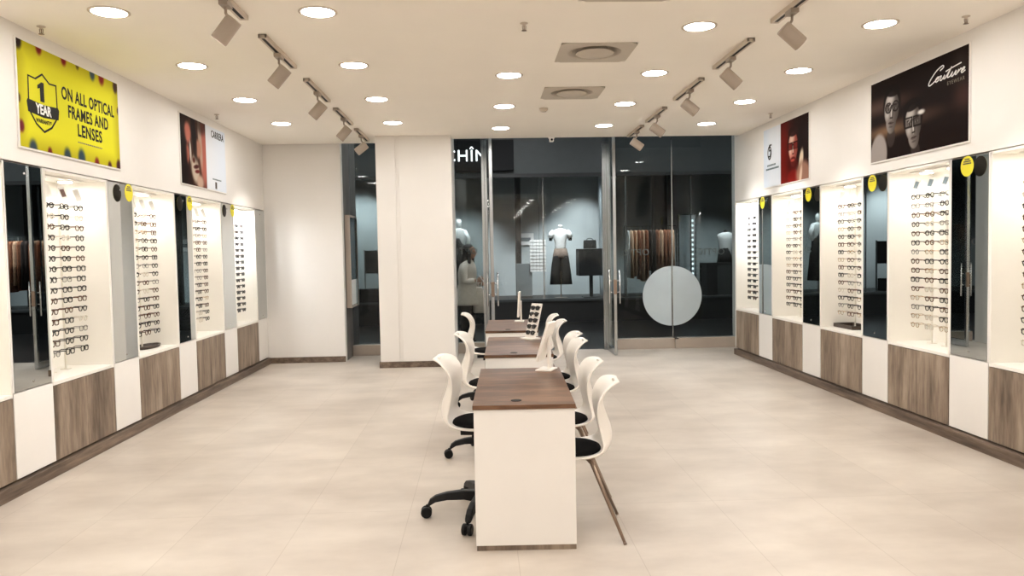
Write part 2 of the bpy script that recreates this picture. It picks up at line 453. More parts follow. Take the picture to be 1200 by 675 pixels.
pA = 'niche under yellow poster'
cs = cset(pA); cs[0] = ('cardred', 'small white card with dark red picture, niche under yellow poster')
display_cabinet(-1, LN[2], 'white display niche of glasses over oak doors under the yellow poster', pA, cards=cs)
pB = 'niche with oval dark tray'
display_cabinet(-1, LN[3], 'white display niche with a dark oval tray on its sill', pB, cards=cset(pB), cols=(-1, 0, 1), lens=False)
pC = 'niche under half-white poster'
display_cabinet(-1, LN[4], 'white display niche of glasses under the half-white face poster', pC, cards=cset(pC), cols=(-1, 0, 1), lens=False)
pD = "last niche on left wall"
display_cabinet(-1, LN[5], 'cold white display niche of dark sunglasses, last on the left wall', pD, sun=True, nled='ledc', lens=False)
display_cabinet(-1, LN[1], 'white display niche cut by the left edge of the picture', '', cols=())
display_cabinet(-1, LN[0], 'white display niche nearest the viewer on the left wall', '', cols=(), led=False)
pE = 'niche beside shop window'
display_cabinet(1, RN[5], 'cold white display niche of dark sunglasses beside the shop window', pE, sun=True, nled='ledc', lens=False)
pF = 'niche under red portrait'
display_cabinet(1, RN[4], 'white display niche of glasses under the red portrait poster', pF, cards=cset(pF), lens=False)
pG = 'niche with square dark tray'
display_cabinet(1, RN[3], 'white display niche with a dark square tray on its sill', pG, cards=cset(pG), lens=False)
pH = 'niche under black poster'
display_cabinet(1, RN[2], 'white display niche of glasses under the black two-face poster', pH, cards=cset(pH, 'cardgrey'))
pI = 'niche cut by picture edge'
display_cabinet(1, RN[1], 'white display niche of glasses cut by the right edge of the picture', pI, cards=cset(pI, 'cardred'), cols=(0, 1))
display_cabinet(1, RN[0], 'white display niche nearest the viewer on the right wall', '', cols=(), led=False)

# ------------------------------------------------------------------ mirror bays
def mirror_bay(side, y0, lab_m, lab_c, tag_lab=None, tag_dy=0):
    y1 = y0+PW; yc = (y0+y1)/2; g = .004; h = PW/2-g; x = run_x(side, 0)
    def lb(mb, a, c, d0, d1, z0, z1):
        xa, xb = side*d0, side*d1
        return mb.box(min(xa, xb), max(xa, xb), a, c, z0, z1)
    t = thing('storage_cabinet', lab_c, 'cabinet', (x, yc, 0))
    b = MB(); lb(b, -h, h, .02, .41, ZK+.008, ZB); lb(b, -h-.003, -h+.012, 0, .02, ZB+.002, ZT+.004); lb(b, h-.012, h+.003, 0, .02, ZB+.002, ZT+.004)
    lb(b, -h, h, .02, .41, ZB, ZT+.004); b.build('carcass', 'white', t)
    b = MB(); lb(b, -h+.001, h-.001, 0, .018, ZK+.016, ZB-.004); b.build('door', 'white', t, bevel=.001)
    m = thing('mirror', lab_m, 'mirror', (x, yc, ZB+.003))
    Z = ZT-ZB-.004; hm = h-.014
    b = MB(); lb(b, -hm, hm, .004, .0195, 0, Z); b.build('backing_board', 'edge', m)
    b = MB(); lb(b, -hm+.002, hm-.002, -.001, .0038, .002, Z-.002); b.build('mirror_glass', 'mirror', m)
    for z in (.045, Z-.06):
        b = MB(); b.lathe([(.009, 0), (.009, .004), (.006, .007)], 14, (side*.001, 0, z), (-side, 0, 0)); b.build('mirror_stud', 'chrome', m, smooth=True)
    if tag_lab:
        tg = thing('hanging_tag', tag_lab, 'tag', (x-side*.052, yc+tag_dy, 2.160), 0, 'yellow tags on the mirrors')
        b = MB(); b.lathe([(.078, 0), (.078, .001)], 32, (0, 0, 0), (-side, 0, 0)); b.build('tag_disc', 'yellow', tg)
        b = MB(); b.lathe([(.078, 0), (.078, .001)], 32, (0, 0, 0), (side, 0, 0)); b.build('tag_back', 'tagback', tg)
        q = MB()
        for i, (z, w) in enumerate(((.052, .030), (.036, .044), (.020, .050))):
            q.box(-side*.0013-.0003, -side*.0013+.0003, -w, w, z-.0055, z+.0055)
        q.build('tag_print', 'taggrey', tg)
        q = MB(); q.tube([(0, 0, .076), (side*.02, 0, .085), (side*.0505, 0, .078)], .0012, 6); q.build('tag_wire', 'rod', tg)
names_l = ['nearest the viewer on the left wall', 'left of the niche under the yellow poster', 'between the yellow-poster niche and the oval-tray niche', 'between the oval-tray niche and the half-white-poster niche',
           'between the half-white-poster niche and the sunglasses', 'in the far left corner past the sunglasses']
for i, y in enumerate(LP):
    mirror_bay(-1, y, 'tall frameless mirror %s' % names_l[i], 'white cupboard under the mirror %s' % names_l[i],
               ('round yellow tag on the mirror %s' % names_l[i]) if i in (2, 3, 4) else None, .05)
names_r = ['nearest the viewer on the right wall', 'right of the black-poster niche', 'between the black-poster niche and the square-tray niche', 'between the square-tray niche and the red-portrait niche', 'beside the sunglasses near the shop window']
for i, y in enumerate(RP):
    mirror_bay(1, y, 'tall frameless mirror %s' % names_r[i], 'white cupboard under the mirror %s' % names_r[i],
               ('round yellow tag on the mirror %s' % names_r[i]) if i else None, -.05)

# trays on niche sills
t = thing('tray', 'dark oval tray lying on the left niche sill', 'tray', (-3.36, 7.80, ZB))
b = MB(); b.loft([(0, 0, 0, .085, .20), (0, 0, .006, .095, .215), (0, 0, .028, .10, .225), (0, 0, .028, .088, .212), (0, 0, .010, .082, .20)], 32); b.build('tray_dish', 'tray', t, smooth=False)
t = thing('tray', 'dark square tray lying on the right niche sill', 'tray', (4.0, 8.13, ZB))
b = MB(); b.box(-.11, .11, -.21, .21, 0, .006)
for x0, x1, y0, y1 in ((-.11, -.10, -.21, .21), (.10, .11, -.21, .21), (-.10, .10, -.21, -.20), (-.10, .10, .20, .21)): b.box(x0, x1, y0, y1, .006, .04)
b.build('tray_dish', 'tray', t)

# ------------------------------------------------------------------ posters
def sm(a, b, x):
    t = min(1, max(0, (x-a)/(b-a))) if a != b else float(x > a); return t*t*(3-2*t)
def mixc(a, b, t): return tuple(a[i]+(b[i]-a[i])*t for i in range(3))
def ell(u, v, cu, cv, ru, rv, soft=.25, rot=0):
    du, dv = u-cu, v-cv; c, s_ = math.cos(rot), math.sin(rot)
    x, y = (du*c+dv*s_)/ru, (-du*s_+dv*c)/rv
    return 1-sm(1-soft, 1+soft, math.hypot(x, y))
def poster(side, y0, y1, z0, z1, label, fn, nu=180, nv=90):
    """wall panel; fn(u,v)->sRGB 0-255, u along the reading direction in metres from left, v up in metres"""
    W, H = y1-y0, z1-z0
    x = run_x(side, 0); yl = y0 if side < 0 else y1; dy = 1 if side < 0 else -1
    t = thing('poster', label, 'poster', (x, yl, z0))
    o = -side                                     # outward sign in x
    b = MB(); b.box(*sorted((0, o*.012)), *sorted((-dy*.014, dy*(W+.014))), -.014, H+.014); b.build('poster_frame', 'white', t, bevel=.002)
    vs = []; cols = []
    for j in range(nv+1):
        for i in range(nu+1):
            u, v = W*i/nu, H*j/nv
            vs.append((o*.0135, dy*u, v)); cols.append(lin(tuple(min(255, max(0, c))/255 for c in fn(u, v)))+(1,))
    fs = [(j*(nu+1)+i, j*(nu+1)+i+1, (j+1)*(nu+1)+i+1, (j+1)*(nu+1)+i) for j in range(nv) for i in range(nu)]
    b = MB(); b.add(vs, fs)
    # thin printed board: the picture face plus a closed rim behind it
    k = len(vs); b.add([(o*.012, 0, 0), (o*.012, dy*W, 0), (o*.012, dy*W, H), (o*.012, 0, H)], [])
    c = [0, nu, (nu+1)*(nv+1)-1, nv*(nu+1)]
    ob = b.build('poster_print', 'print', t)
    ca = ob.data.color_attributes.new('print', 'FLOAT_COLOR', 'POINT')
    for i, q in enumerate(cols): ca.data[i].color = q
    for i in range(len(cols), len(ob.data.vertices)): ca.data[i].color = (.5, .5, .5, 1)
    R = Vector((0, dy, 0)); U = Vector((0, 0, 1)); N = Vector((o, 0, 0))
    def at(u, v, d=.0145): return basis((o*d, dy*u, v), R, U, N)
    def shape(poly, name, mat, d=.0142, th=.0006):
        q = MB(); q.prism(poly, lambda a, c_, dd: (o*(d+dd), dy*a, c_), 0, th); return q.build(name, mat, t)
    return t, at, shape
# yellow warranty poster
def f_yellow(u, v):
    c = (218, 213, 46); e = min(u, 1.46-u, v, .735-v)
    c = mixc((186, 176, 36), c, sm(0, .14, e))
    for cu, cv, r, k in ((.02, .72, .05, (60, 44, 40)), (.27, .735, .045, (150, 40, 36)), (.60, .735, .045, (158, 40, 36)), (.80, .735, .03, (120, 100, 40)), (1.03, .725, .05, (74, 96, 108)), (1.18, .725, .055, (160, 52, 46)), (1.42, .70, .05, (84, 60, 52)), (1.46, .5, .03, (100, 70, 50)),
                         (.02, .14, .04, (130, 44, 50)), (.0, .33, .03, (110, 90, 60)), (.15, .0, .06, (70, 88, 100)), (.36, 0, .035, (130, 40, 44)), (.60, .0, .06, (66, 86, 96)), (.81, .015, .065, (60, 84, 100)), (1.05, 0, .045, (150, 52, 52)), (1.27, 0, .04, (96, 50, 50)), (1.43, .02, .05, (84, 40, 44))):
        c = mixc(c, tuple(q*.8 for q in k), ell(u, v, cu, cv, r*.8, r*1.05, .45))
    return c
t, at, shp = poster(-1, 5.44, 6.90, 2.365, 3.10, 'yellow warranty poster with a shield, high on the left wall', f_yellow)
sh = [(x*.92, y*1.02) for x, y in [(.0, .16), (.10, .155), (.20, .205), (.30, .155), (.40, .16), (.405, -.02), (.385, -.10), (.31, -.17), (.20, -.215), (.09, -.17), (.015, -.10), (-.005, -.02)]]
S0 = (.114, .350)
def ring(poly, w):
    cx, cy = .184, 0
    out = [(S0[0]+x, S0[1]+y) for x, y in poly]; inn = [(S0[0]+cx+(x-cx)*(1-w), S0[1]+cy+(y-cy)*(1-w)) for x, y in poly]
    return out, inn
o_, i_ = ring(sh, .075)
q = MB(); n = len(o_); vs = [(.0142, u, v) for u, v in o_+i_]+[(.0150, u, v) for u, v in o_+i_]
fs = []
for k in range(n):
    j = (k+1) % n
    fs += [(k, j, n+j, n+k), (2*n+k, 2*n+n+k, 2*n+n+j, 2*n+j), (k, 2*n+k, 2*n+j, j), (n+k, n+j, 3*n+j, 3*n+k)]
q.add(vs, fs); q.build('shield_emblem', 'ink', t)
shp([(.092, .325), (.105, .345), (.298, .332), (.490, .345), (.505, .325), (.492, .255), (.298, .240), (.105, .255)], 'ribbon', 'ink')
shp([(.262, .352), (.262, .448), (.232, .436), (.232, .462), (.282, .492), (.314, .492), (.314, .352)], 'figure', 'ink')
text('lettering', 'YEAR', .098, 'inkw', t, .0006, .003, 0, mtx=at(.298, .292, .0155), fit=.20)
text('lettering', 'WARRANTY*', .040, 'ink', t, .0006, .001, 0, mtx=at(.298, .210), fit=.20)
text('lettering', 'ON ALL OPTICAL', .132, 'ink', t, .0006, .0035, 0, mtx=at(.962, .472), space=1.08, fit=.83)
text('lettering', 'FRAMES AND', .132, 'ink', t, .0006, .0035, 0, mtx=at(.948, .345), space=1.08, fit=.63)
text('lettering', 'LENSES', .132, 'ink', t, .0006, .0035, 0, mtx=at(.955, .222), space=1.08, fit=.385)
q = MB()
for k in range(16): q.box(.0142, .0147, .76+k*.0245, .76+k*.0245+.017, .128, .139)
q.build('small_print', 'inkg', t)

# face + white half poster
def f_face(u, v):
    if u > .75:
        return mixc((228, 233, 240), (214, 224, 238), sm(.85, 1.4, u)*.6)
    c = (42, 28, 24)
    sk = ell(u, v, .52, .40, .33, .50, .12, .12)
    c = mixc(c, (92, 60, 48), sk*.7)
    c = mixc(c, (206, 120, 104), ell(u, v, .66, .42, .12, .42, .3, .10))
    c = mixc(c, (214, 190, 168), ell(u, v, .57, .52, .055, .30, .4, .12)*.9)
    c = mixc(c, (216, 130, 110), ell(u, v, .20, .56, .09, .11, .35))
    c = mixc(c, (210, 150, 126), ell(u, v, .50, .42, .09, .10, .35))
    c = mixc(c, (206, 120, 100), ell(u, v, .18, .33, .05, .10, .4))
    c = mixc(c, (232, 220, 206), ell(u, v, .27, .36, .025, .12, .4, .05))
    c = mixc(c, (224, 206, 184), ell(u, v, .40, .18, .11, .15, .3, .35))
    c = mixc(c, (224, 190, 168), ell(u, v, .54, .05, .10, .08, .4))
    c = mixc(c, (84, 34, 32), ell(u, v, .43, .215, .08, .022, .4, .15))
    c = mixc(c, (120, 44, 42), ell(u, v, .46, .165, .07, .02, .4, .1))
    c = mixc(c, (96, 42, 34), ell(u, v, .36, .28, .035, .03, .5))
    c = mixc(c, (26, 18, 18), ell(u, v, .38, .60, .07, .30, .4, .15)*.9)
    c = mixc(c, (30, 20, 18), ell(u, v, .05, .2, .12, .4, .4))
    c = mixc(c, (30, 20, 18), ell(u, v, .62, .70, .14, .10, .5)*.6)
    return tuple(q*.86 for q in c)
t, at, shp = poster(-1, 8.29, 9.71, 2.372, 3.108, 'poster half dark face and half white, on the left wall', f_face, 200, 110)
text('lettering', 'CARRERA', .115, 'ink', t, .0006, .002, 0, mtx=at(1.15, .655), fit=.43, space=1.06)
q = MB()
for k in range(9): q.box(.0142, .0147, 0.94+k*.034, 0.94+k*.034+.026, .122, .138)
q.build('small_print', 'inkt', t)
shp([(1.02, .02), (1.08, .02), (1.08, .10), (1.02, .10)], 'barcode_strip', 'tray')

def face(c, u, v, cx, cy, hh, pal, ang=0.0, lit=-1):
    """printed head: skin, hair, brows, eyes, nose, mouth; pal = hair, dark, mid, light, bright, lip"""
    ca, sa = math.cos(ang), math.sin(ang); du, dv = (u-cx)/hh, (v-cy)/hh
    x, y = du*ca+dv*sa, -du*sa+dv*ca
    if abs(x) > 1.3 or abs(y) > 1.6: return c
    H, D, Mi, L, B, Lip = pal
    c = mixc(c, D, ell(x, y, .05, -1.15, .34, .45, .15)*.8)
    c = mixc(c, H, ell(x, y, .0, .30, .72, .76, .1))
    sk = max(ell(x, y, 0, .08, .60, .78, .07), ell(x, y, 0, -.42, .42, .58, .08))
    tone = mixc(L, D, sm(-.35, .55, x*(-lit)))
    tone = mixc(tone, Mi, .35)
    tone = mixc(tone, B, ell(x, y, lit*.16, .50, .30, .22, .7)*.75)
    tone = mixc(tone, B, ell(x, y, lit*.34, -.12, .16, .20, .8)*.6)
    tone = mixc(tone, D, ell(x, y, -.26, .12, .20, .13, .5)*.75); tone = mixc(tone, D, ell(x, y, .26, .12, .20, .13, .5)*.75)
    for ex in (-.26, .26):
        tone = mixc(tone, H, ell(x, y, ex, .25, .19, .04, .35)); tone = mixc(tone, B, ell(x, y, ex, .09, .12, .05, .3)*.6); tone = mixc(tone, H, ell(x, y, ex, .09, .055, .06, .3))
    tone = mixc(tone, B, ell(x, y, .0, -.06, .055, .26, .6)*.9); tone = mixc(tone, D, ell(x, y, -lit*.10, -.12, .05, .22, .5)*.6)
    tone = mixc(tone, H, ell(x, y, 0, -.31, .13, .035, .4)*.8)
    tone = mixc(tone, Lip, ell(x, y, 0, -.54, .22, .085, .25)); tone = mixc(tone, H, ell(x, y, 0, -.535, .20, .018, .5)); tone = mixc(tone, D, ell(x, y, 0, -.70, .16, .04, .5)*.6)
    c = mixc(c, tone, sk)
    c = mixc(c, H, ell(x, y, 0, .86, .62, .26, .12)*.9)
    return c
def specs(c, u, v, cx, cy, w, h, sep, frame, lens, a=.5, sq=False, th=.12):
    for q in (-1, 1):
        X, Y = (u-cx-q*sep)/w, (v-cy)/h
        d = max(abs(X), abs(Y)) if sq else math.hypot(X, Y)
        c = mixc(c, lens, (1-sm(.9, 1.0, d))*a); c = mixc(c, frame, 1-sm(th*.6, th, abs(d-1)))
    return mixc(c, frame, ell(u, v, cx, cy+h*.3, sep-w, h*.12, .2)) if sep > w else c
GREY = ((20, 12, 10), (58, 50, 46), (104, 96, 90), (148, 140, 134), (206, 200, 194), (92, 80, 76))
# black poster with two faces
def f_couture(u, v):
    c = (24, 13, 10)
    c = mixc(c, (112, 88, 76), ell(u, v, .10, .50, .45, .06, 1.0)*.55)
    c = mixc(c, (150, 116, 86), ell(u, v, .30, .26, .34, .05, 1.0)*.75)
    c = mixc(c, (86, 66, 54), ell(u, v, .80, .30, .30, .05, 1.0)*.6)
    c = mixc(c, (96, 66, 60), ell(u, v, 1.42, .36, .12, .09, 1.0)*.5)
    c = mixc(c, (70, 66, 62), ell(u, v, 1.36, .60, .10, .12, 1.0)*.4)
    c = face(c, u, v, .365, .43, .205, GREY, -.08)
    c = specs(c, u, v, .372, .462, .050, .044, .060, (30, 24, 22), (70, 62, 58), .45, th=.2)
    c = mixc(c, (220, 214, 208), ell(u, v, .345, .478, .03, .006, .4, .6)*.7)
    c = face(c, u, v, .715, .245, .205, GREY, .10)
    c = specs(c, u, v, .712, .275, .056, .042, .068, (26, 20, 18), (80, 72, 68), .45, True, .2)
    c = mixc(c, (226, 222, 216), ell(u, v, .835, .335, .05, .020, .5))
    c = mixc(c, (200, 194, 188), ell(u, v, .66, .29, .03, .006, .4, .6)*.7)
    # shirt
    c = mixc(c, (150, 141, 136), ell(u, v, .14, .05, .15, .20, .12, -.1))
    return c
t, at, shp = poster(1, 5.785, 7.255, 2.360, 3.095, 'black poster with two faces in glasses and white script, right wall', f_couture, 240, 120)
strokes = [[(.16, .145), (.20, .175), (.175, .20), (.10, .16), (.04, .07), (.03, .01), (.06, -.005), (.12, .03)],
           [(.12, .03), (.165, .065), (.145, .07), (.125, .04), (.145, .012), (.175, .03), (.170, .062), (.20, .07)],
           [(.20, .07), (.205, .065), (.20, .02), (.225, .015), (.255, .065), (.25, .02), (.275, .02)],
           [(.275, .02), (.33, .14), (.31, .07), (.305, .02), (.34, .02)], [(.255, .105), (.34, .125), (.46, .145)],
           [(.34, .02), (.365, .07), (.362, .02), (.385, .015), (.415, .07), (.412, .022), (.435, .02)],
           [(.435, .02), (.45, .07), (.448, .035), (.475, .07), (.49, .065)],
           [(.49, .03), (.525, .05), (.53, .07), (.51, .07), (.495, .04), (.51, .012), (.55, .03)]]
q = MB()
for s_ in strokes:
    pts = [Vector((-.0146, -(.915+p.x*.92+p.y*.30), .528+p.y*.60)) for p in catmull([(a, c, 0) for a, c in s_], 5)]
    q.tube(pts, .0052, 6)
for vi in range(len(q.v)): q.v[vi] = (max(-.0165, min(-.0142, q.v[vi][0])), q.v[vi][1], q.v[vi][2])
q.build('script_lettering', 'inkw', t)
text('lettering', 'EYEWEAR', .042, 'inkg', t, .0006, 0, 0, mtx=at(1.31, .490), space=1.3, fit=.22)

# red portrait + white half
def f_red(u, v):
    if u < .572: return mixc((226, 232, 240), (206, 218, 232), sm(.3, .0, u)*.6)
    a = (u-.572)*.87
    c = mixc((110, 26, 20), (38, 16, 14), sm(.05, .40, a)*.85+.15*sm(.45, .7, v))
    c = mixc(c, (28, 14, 12), ell(a, v, .60, .40, .22, .34, .4))
    PALR = ((40, 16, 14), (120, 50, 42), (176, 96, 82), (214, 150, 132), (234, 216, 194), (150, 60, 52))
    c = face(c, u, v, .572+.33/.87, .40, .225, PALR, .0)
    c = mixc(c, (74, 20, 17), ell(a, v, .325, .205, .125, .085, .25)*.85)
    c = mixc(c, (170, 70, 60), ell(a, v, .32, .255, .05, .016, .3))
    c = specs(c, a, v, .325, .425, .052, .040, .064, (36, 14, 12), (110, 30, 26), .8, True, .16)
    c = mixc(c, (110, 24, 20), ell(a, v, .33, .05, .16, .09, .3))
    c = mixc(c, (220, 204, 176), ell(a, v, .53, .22, .05, .14, .3, -.2))
    c = mixc(c, (150, 110, 92), ell(a, v, .58, .06, .17, .16, .3))
    c = mixc(c, (206, 180, 156), ell(a, v, .52, .06, .03, .12, .5, -.2))
    return c
t, at, shp = poster(1, 8.655, 10.045, 2.355, 3.10, 'poster half white with a monogram and half red bearded portrait', f_red, 200, 110)
q = MB()
q.tube([Vector((-.0146, -(.205+.055*math.cos(a)), .435+.080*math.sin(a))) for a in [2*PI*k/28 for k in range(28)]], .011, 6, True)
q.tube([Vector((-.0146, -x, z)) for x, z in ((.275, .530), (.205, .530), (.198, .455), (.235, .47), (.25, .43), (.22, .385), (.175, .39))], .011, 6)
for vi in range(len(q.v)): q.v[vi] = (max(-.0165, min(-.0142, q.v[vi][0])), q.v[vi][1], q.v[vi][2])
q.build('monogram', 'ink', t)
q = MB()
for zz, x0, n_, w in ((.262, .13, 8, .026), (.215, .085, 12, .030)):
    for k in range(n_): q.box(-.0148, -.0142, -(x0+k*.036+w), -(x0+k*.036), zz, zz+.022)
q.build('small_print', 'inkt', t)

# ------------------------------------------------------------------ ceiling fixtures
cols = [(-2.41, 5.23, 1.455, 'column by the left wall'), (-1.056, 5.26, 1.455, 'column by the left lamp tracks'), (.292, 7.143, 1.5, 'column above the desks'), (1.634, 5.65, 1.462, 'column right of the ceiling vents'), (2.97, 5.62, 1.455, 'column by the right wall')]
def downlight(x, y, lab):
    t = thing('downlight', lab, 'ceiling light', (x, y, ZC), 0, 'round downlights')
    b = MB(); b.lathe([(.129, 0), (.129, -.003), (.124, -.006), (.110, -.006), (.108, -.003), (.108, 0)], 32); b.build('trim_ring', 'trackp', t, smooth=False)
    b = MB(); b.lathe([(.107, -.0005), (.107, -.003), (.0005, -.0031)], 24); b.build('diffuser', 'lamp', t)
    return t
proto = None
for ci, (x, ya, st, nm) in enumerate(cols):
    first = 0
    ks = range(-5, 4) if ci != 2 else [-5, -4, -3, -2, 0, 1, 2]
    vis = 0
    for k in ks:
        y = ya+st*k
        if y < YB+.6: continue
        seen = y > 5.0
        if seen: vis += 1
        lab = ('round downlight, %s, %s from the viewer' % (nm, ORD[vis-1])) if seen else 'round downlight behind the viewer, %s' % nm
        if proto is None: proto = o = downlight(x, y, lab)
        else:
            o = copy_tree(proto); o.location = (x, y, ZC); o['label'] = lab
        o['group'] = 'round downlights'
        if not seen: o['group'] = 'round downlights behind the viewer'
# vents
for i, y in enumerate(vents_y):
    t = thing('ceiling_vent', 'square ceiling vent with a round cone, %s' % ['cut by the top of the picture', 'the larger looking one', 'the one nearer the shop window'][i], 'vent', ((vx0+vx1)/2, y, ZC), 0, 'square ceiling vents')
    hw = (vx1-vx0)/2
    n = 32; R = .225
    sq = []
    for k in range(n):
        a = 2*PI*(k+.5)/n; c, s_ = math.cos(a), math.sin(a); m_ = max(abs(c), abs(s_)); sq.append((hw*c/m_, vh*s_/m_))
    rings_ = [[(x_, y_, .03) for x_, y_ in sq], [(x_, y_, -.004) for x_, y_ in sq]]
    for r, z in ((R, -.004), (R-.01, .0), (R-.03, .04), (R-.05, .09), (R-.11, .16)):
        rings_.append([(r*math.cos(2*PI*(k+.5)/n), r*math.sin(2*PI*(k+.5)/n), z) for k in range(n)])
    b = MB(); b.rings(rings_, caps=False); b.build('vent_plate', 'vent', t, smooth=False)
    b = MB(); b.lathe([(.0005, -.028), (.10, -.026), (.150, -.012), (.158, -.006), (.150, -.002), (.105, .03), (.085, .08)], 32); b.build('vent_cone', 'vent', t, smooth=True)
    b = MB(); b.lathe([(.115, .158), (.115, .17), (.0005, .17)], 24); b.build('duct', 'darkgap', t)
# sprinklers and detector
for x, y, lab in ((.34, 5.541, 'small ceiling sprinkler in front of the larger vent'), (-3.02, 5.54, 'small ceiling sprinkler above the yellow poster'), (3.508, 5.451, 'small ceiling sprinkler above the black poster'), (-2.966, 8.933, 'small ceiling sprinkler above the half-white face poster'), (3.556, 9.298, 'small ceiling sprinkler above the red portrait poster')):
    t = thing('sprinkler', lab, 'sprinkler', (x, y, ZC), 0, 'ceiling sprinklers')
    b = MB(); b.lathe([(.028, 0), (.028, -.004), (.012, -.008), (.010, -.02)], 16); b.build('escutcheon', 'trackp', t, smooth=True)
    b = MB(); b.tube([(-.012, 0, -.02), (-.010, 0, -.045), (0, 0, -.052)], .0025, 6); b.tube([(.012, 0, -.02), (.010, 0, -.045), (0, 0, -.052)], .0025, 6); b.lathe([(.004, -.02), (.004, -.05)], 8); b.lathe([(.018, -.052), (.018, -.055)], 14); b.build('deflector', 'steel', t)
t = thing('smoke_detector', 'small white smoke detector behind the far vent', 'detector', (.746, 8.797, ZC))
b = MB(); b.lathe([(.05, 0), (.05, -.012), (.04, -.03), (.0005, -.034)], 24); b.build('housing', 'trackp', t, smooth=True)
b = MB(); b.lathe([(.03, -.033), (.026, -.04), (.0005, -.041)], 20); b.build('sensor_cap', 'vent', t, smooth=True)
t = thing('security_camera', 'small white dome camera on the ceiling edge above the doorway', 'camera', (1.035, 10.98, ZC))
b = MB(); b.lathe([(.045, 0), (.045, -.02)], 20); b.build('mount', 'white', t)
b = MB(); b.obox((0, -.015, -.045), (.03, 0, 0), (0, .045, 0), (0, 0, .025)); b.build('housing', 'white', t, bevel=.008)
b = MB(); b.lathe([(.017, 0), (.017, .004)], 14, (0, -.0605, -.045), (0, -1, 0)); b.build('lens', 'black', t)

# tracks with spot heads
def track_light(x, y0, y1, side, ay, az, lab, ypos=None):
    yc = (y0+y1)/2; L = (y1-y0)/2
    t = thing('track_light', lab, 'track light', (x, yc, ZC), 0, 'spotlights on ceiling tracks')
    b = MB(); b.box(-.030, -.013, -L, L, -.030, 0); b.box(.013, .030, -L, L, -.030, 0); b.box(-.013, .013, -L, L, -.010, 0); b.box(-.03, .03, -L, -L+.012, -.031, 0); b.box(-.03, .03, L-.012, L, -.031, 0)
    b.build('track', 'trackp', t, bevel=.0015)
    b = MB(); b.box(-.0128, .0128, -L+.03, L-.03, -.0285, -.0105); b.build('track_slot', 'darkgap', t)
    yy = (ypos or yc)-yc
    b = MB(); b.box(-.028, .028, yy-.055, yy+.055, -.062, -.031); b.build('adapter', 'head', t, bevel=.004)
    d = Vector((side*ay, 0, -az)).normalized()
    c0 = Vector((side*.0, yy, -.205))
    top = c0-d*.075
    b = MB(); b.tube([(0, yy, -.062), (0, yy, -.10), tuple(top+d*.02)], .009, 10); b.build('stem', 'head', t, smooth=True)
    b = MB(); R = .053
    b.lathe([(.0005, -.085), (R-.004, -.085), (R, -.081), (R, .081), (R-.003, .085), (R-.006, .085), (R-.008, .055), (.0005, .055)], 32, c0, d, caps=False)
    b.build('lamp_head', 'head', t)
    b = MB(); b.lathe([(.040, .0562), (.0005, .0566)], 24, c0, d, caps=True); b.build('lamp_lens', 'spotlens', t)
    ld = bpy.data.lights.new('spot_beam', 'SPOT'); ld.energy = SPOT; ld.spot_size = .80; ld.spot_blend = .8; ld.shadow_soft_size = .04; ld.color = (1, .97, .93)
    lo = bpy.data.objects.new('spot_beam', ld); COL.objects.link(lo); lo.parent = t
    lo.location = c0+d*.09; lo.rotation_euler = d.to_track_quat('-Z', 'Y').to_euler()
    return t
SPOT = 40
TL = [(4.36, 5.33, .61, .79, 4.95), (5.76, 6.70, .61, .72, 6.22), (7.18, 8.17, .68, .74, 7.66), (8.60, 9.61, .66, .75, 9.1), (10.0, 10.98, .79, .61, 10.40)]
TR = [(4.52, 5.49, .75, .66, 5.18), (5.96, 6.87, .73, .68, 6.45), (7.31, 8.28, .76, .62, 7.72), (8.77, 9.68, .80, .58, 9.15), (10.01, 10.9, .80, .57, 10.35)]
for i, (a, c, q1, q2, yp) in enumerate(TL): track_light(-1.565, a, c, -1, q1, q2, 'white track spotlight aimed at the left wall, %s from the viewer' % ORD[i], yp)
for i, (a, c, q1, q2, yp) in enumerate(TR): track_light(2.13, a, c, 1, q1, q2, 'white track spotlight aimed at the right wall, %s from the viewer' % ORD[i], yp)

# ------------------------------------------------------------------ desks
DR = -.035
def desk_thing(name, lab, ox, oy): return thing(name, lab, 'desk', (ox, oy, 0), DR, 'consultation desks in a row')
def make_desk(lab, ox, oy, L=1.27, W=.53, H=.775):
    t = desk_thing('desk', lab, ox, oy)
    for y0, y1 in ((0, .036), (L-.036, L)):
        b = MB(); b.box(0, W, y0, y1, .028, H-.024); b.build('end_panel', 'white', t, bevel=.0015)
        b = MB(); b.box(.004, W-.002, y0+.004, y1-.004, 0, .028); b.build('plinth_strip', 'oak', t)
    b = MB(); b.box(W/2+.003, W/2+.013, .036, L-.036, .30, H-.024); b.build('modesty_panel', 'white', t)
    b = MB(); b.box(-.006, W+.004, -.008, L+.004, H-.024, H)
    b.build('desk_top', 'walnut', t, bevel=.002)
    b = MB(); b.lathe([(.028, H-.001), (.030, H+.002), (.026, H+.003), (.0005, H+.0025)], 20, (.225, .115, 0)); b.build('cable_grommet', 'black', t, smooth=False)
    return t
D1 = make_desk('white desk with a walnut top, nearest the viewer', -.056, 3.985)
D2 = copy_tree(D1); D2.location = (.016, 5.955, 0); D2['label'] = 'white walnut-topped desk in the middle, holding the sunglasses stand'
D3 = copy_tree(D1); D3.location = (.034, 7.80, 0); D3['label'] = 'white walnut-topped desk farthest from the viewer, by the doorway'

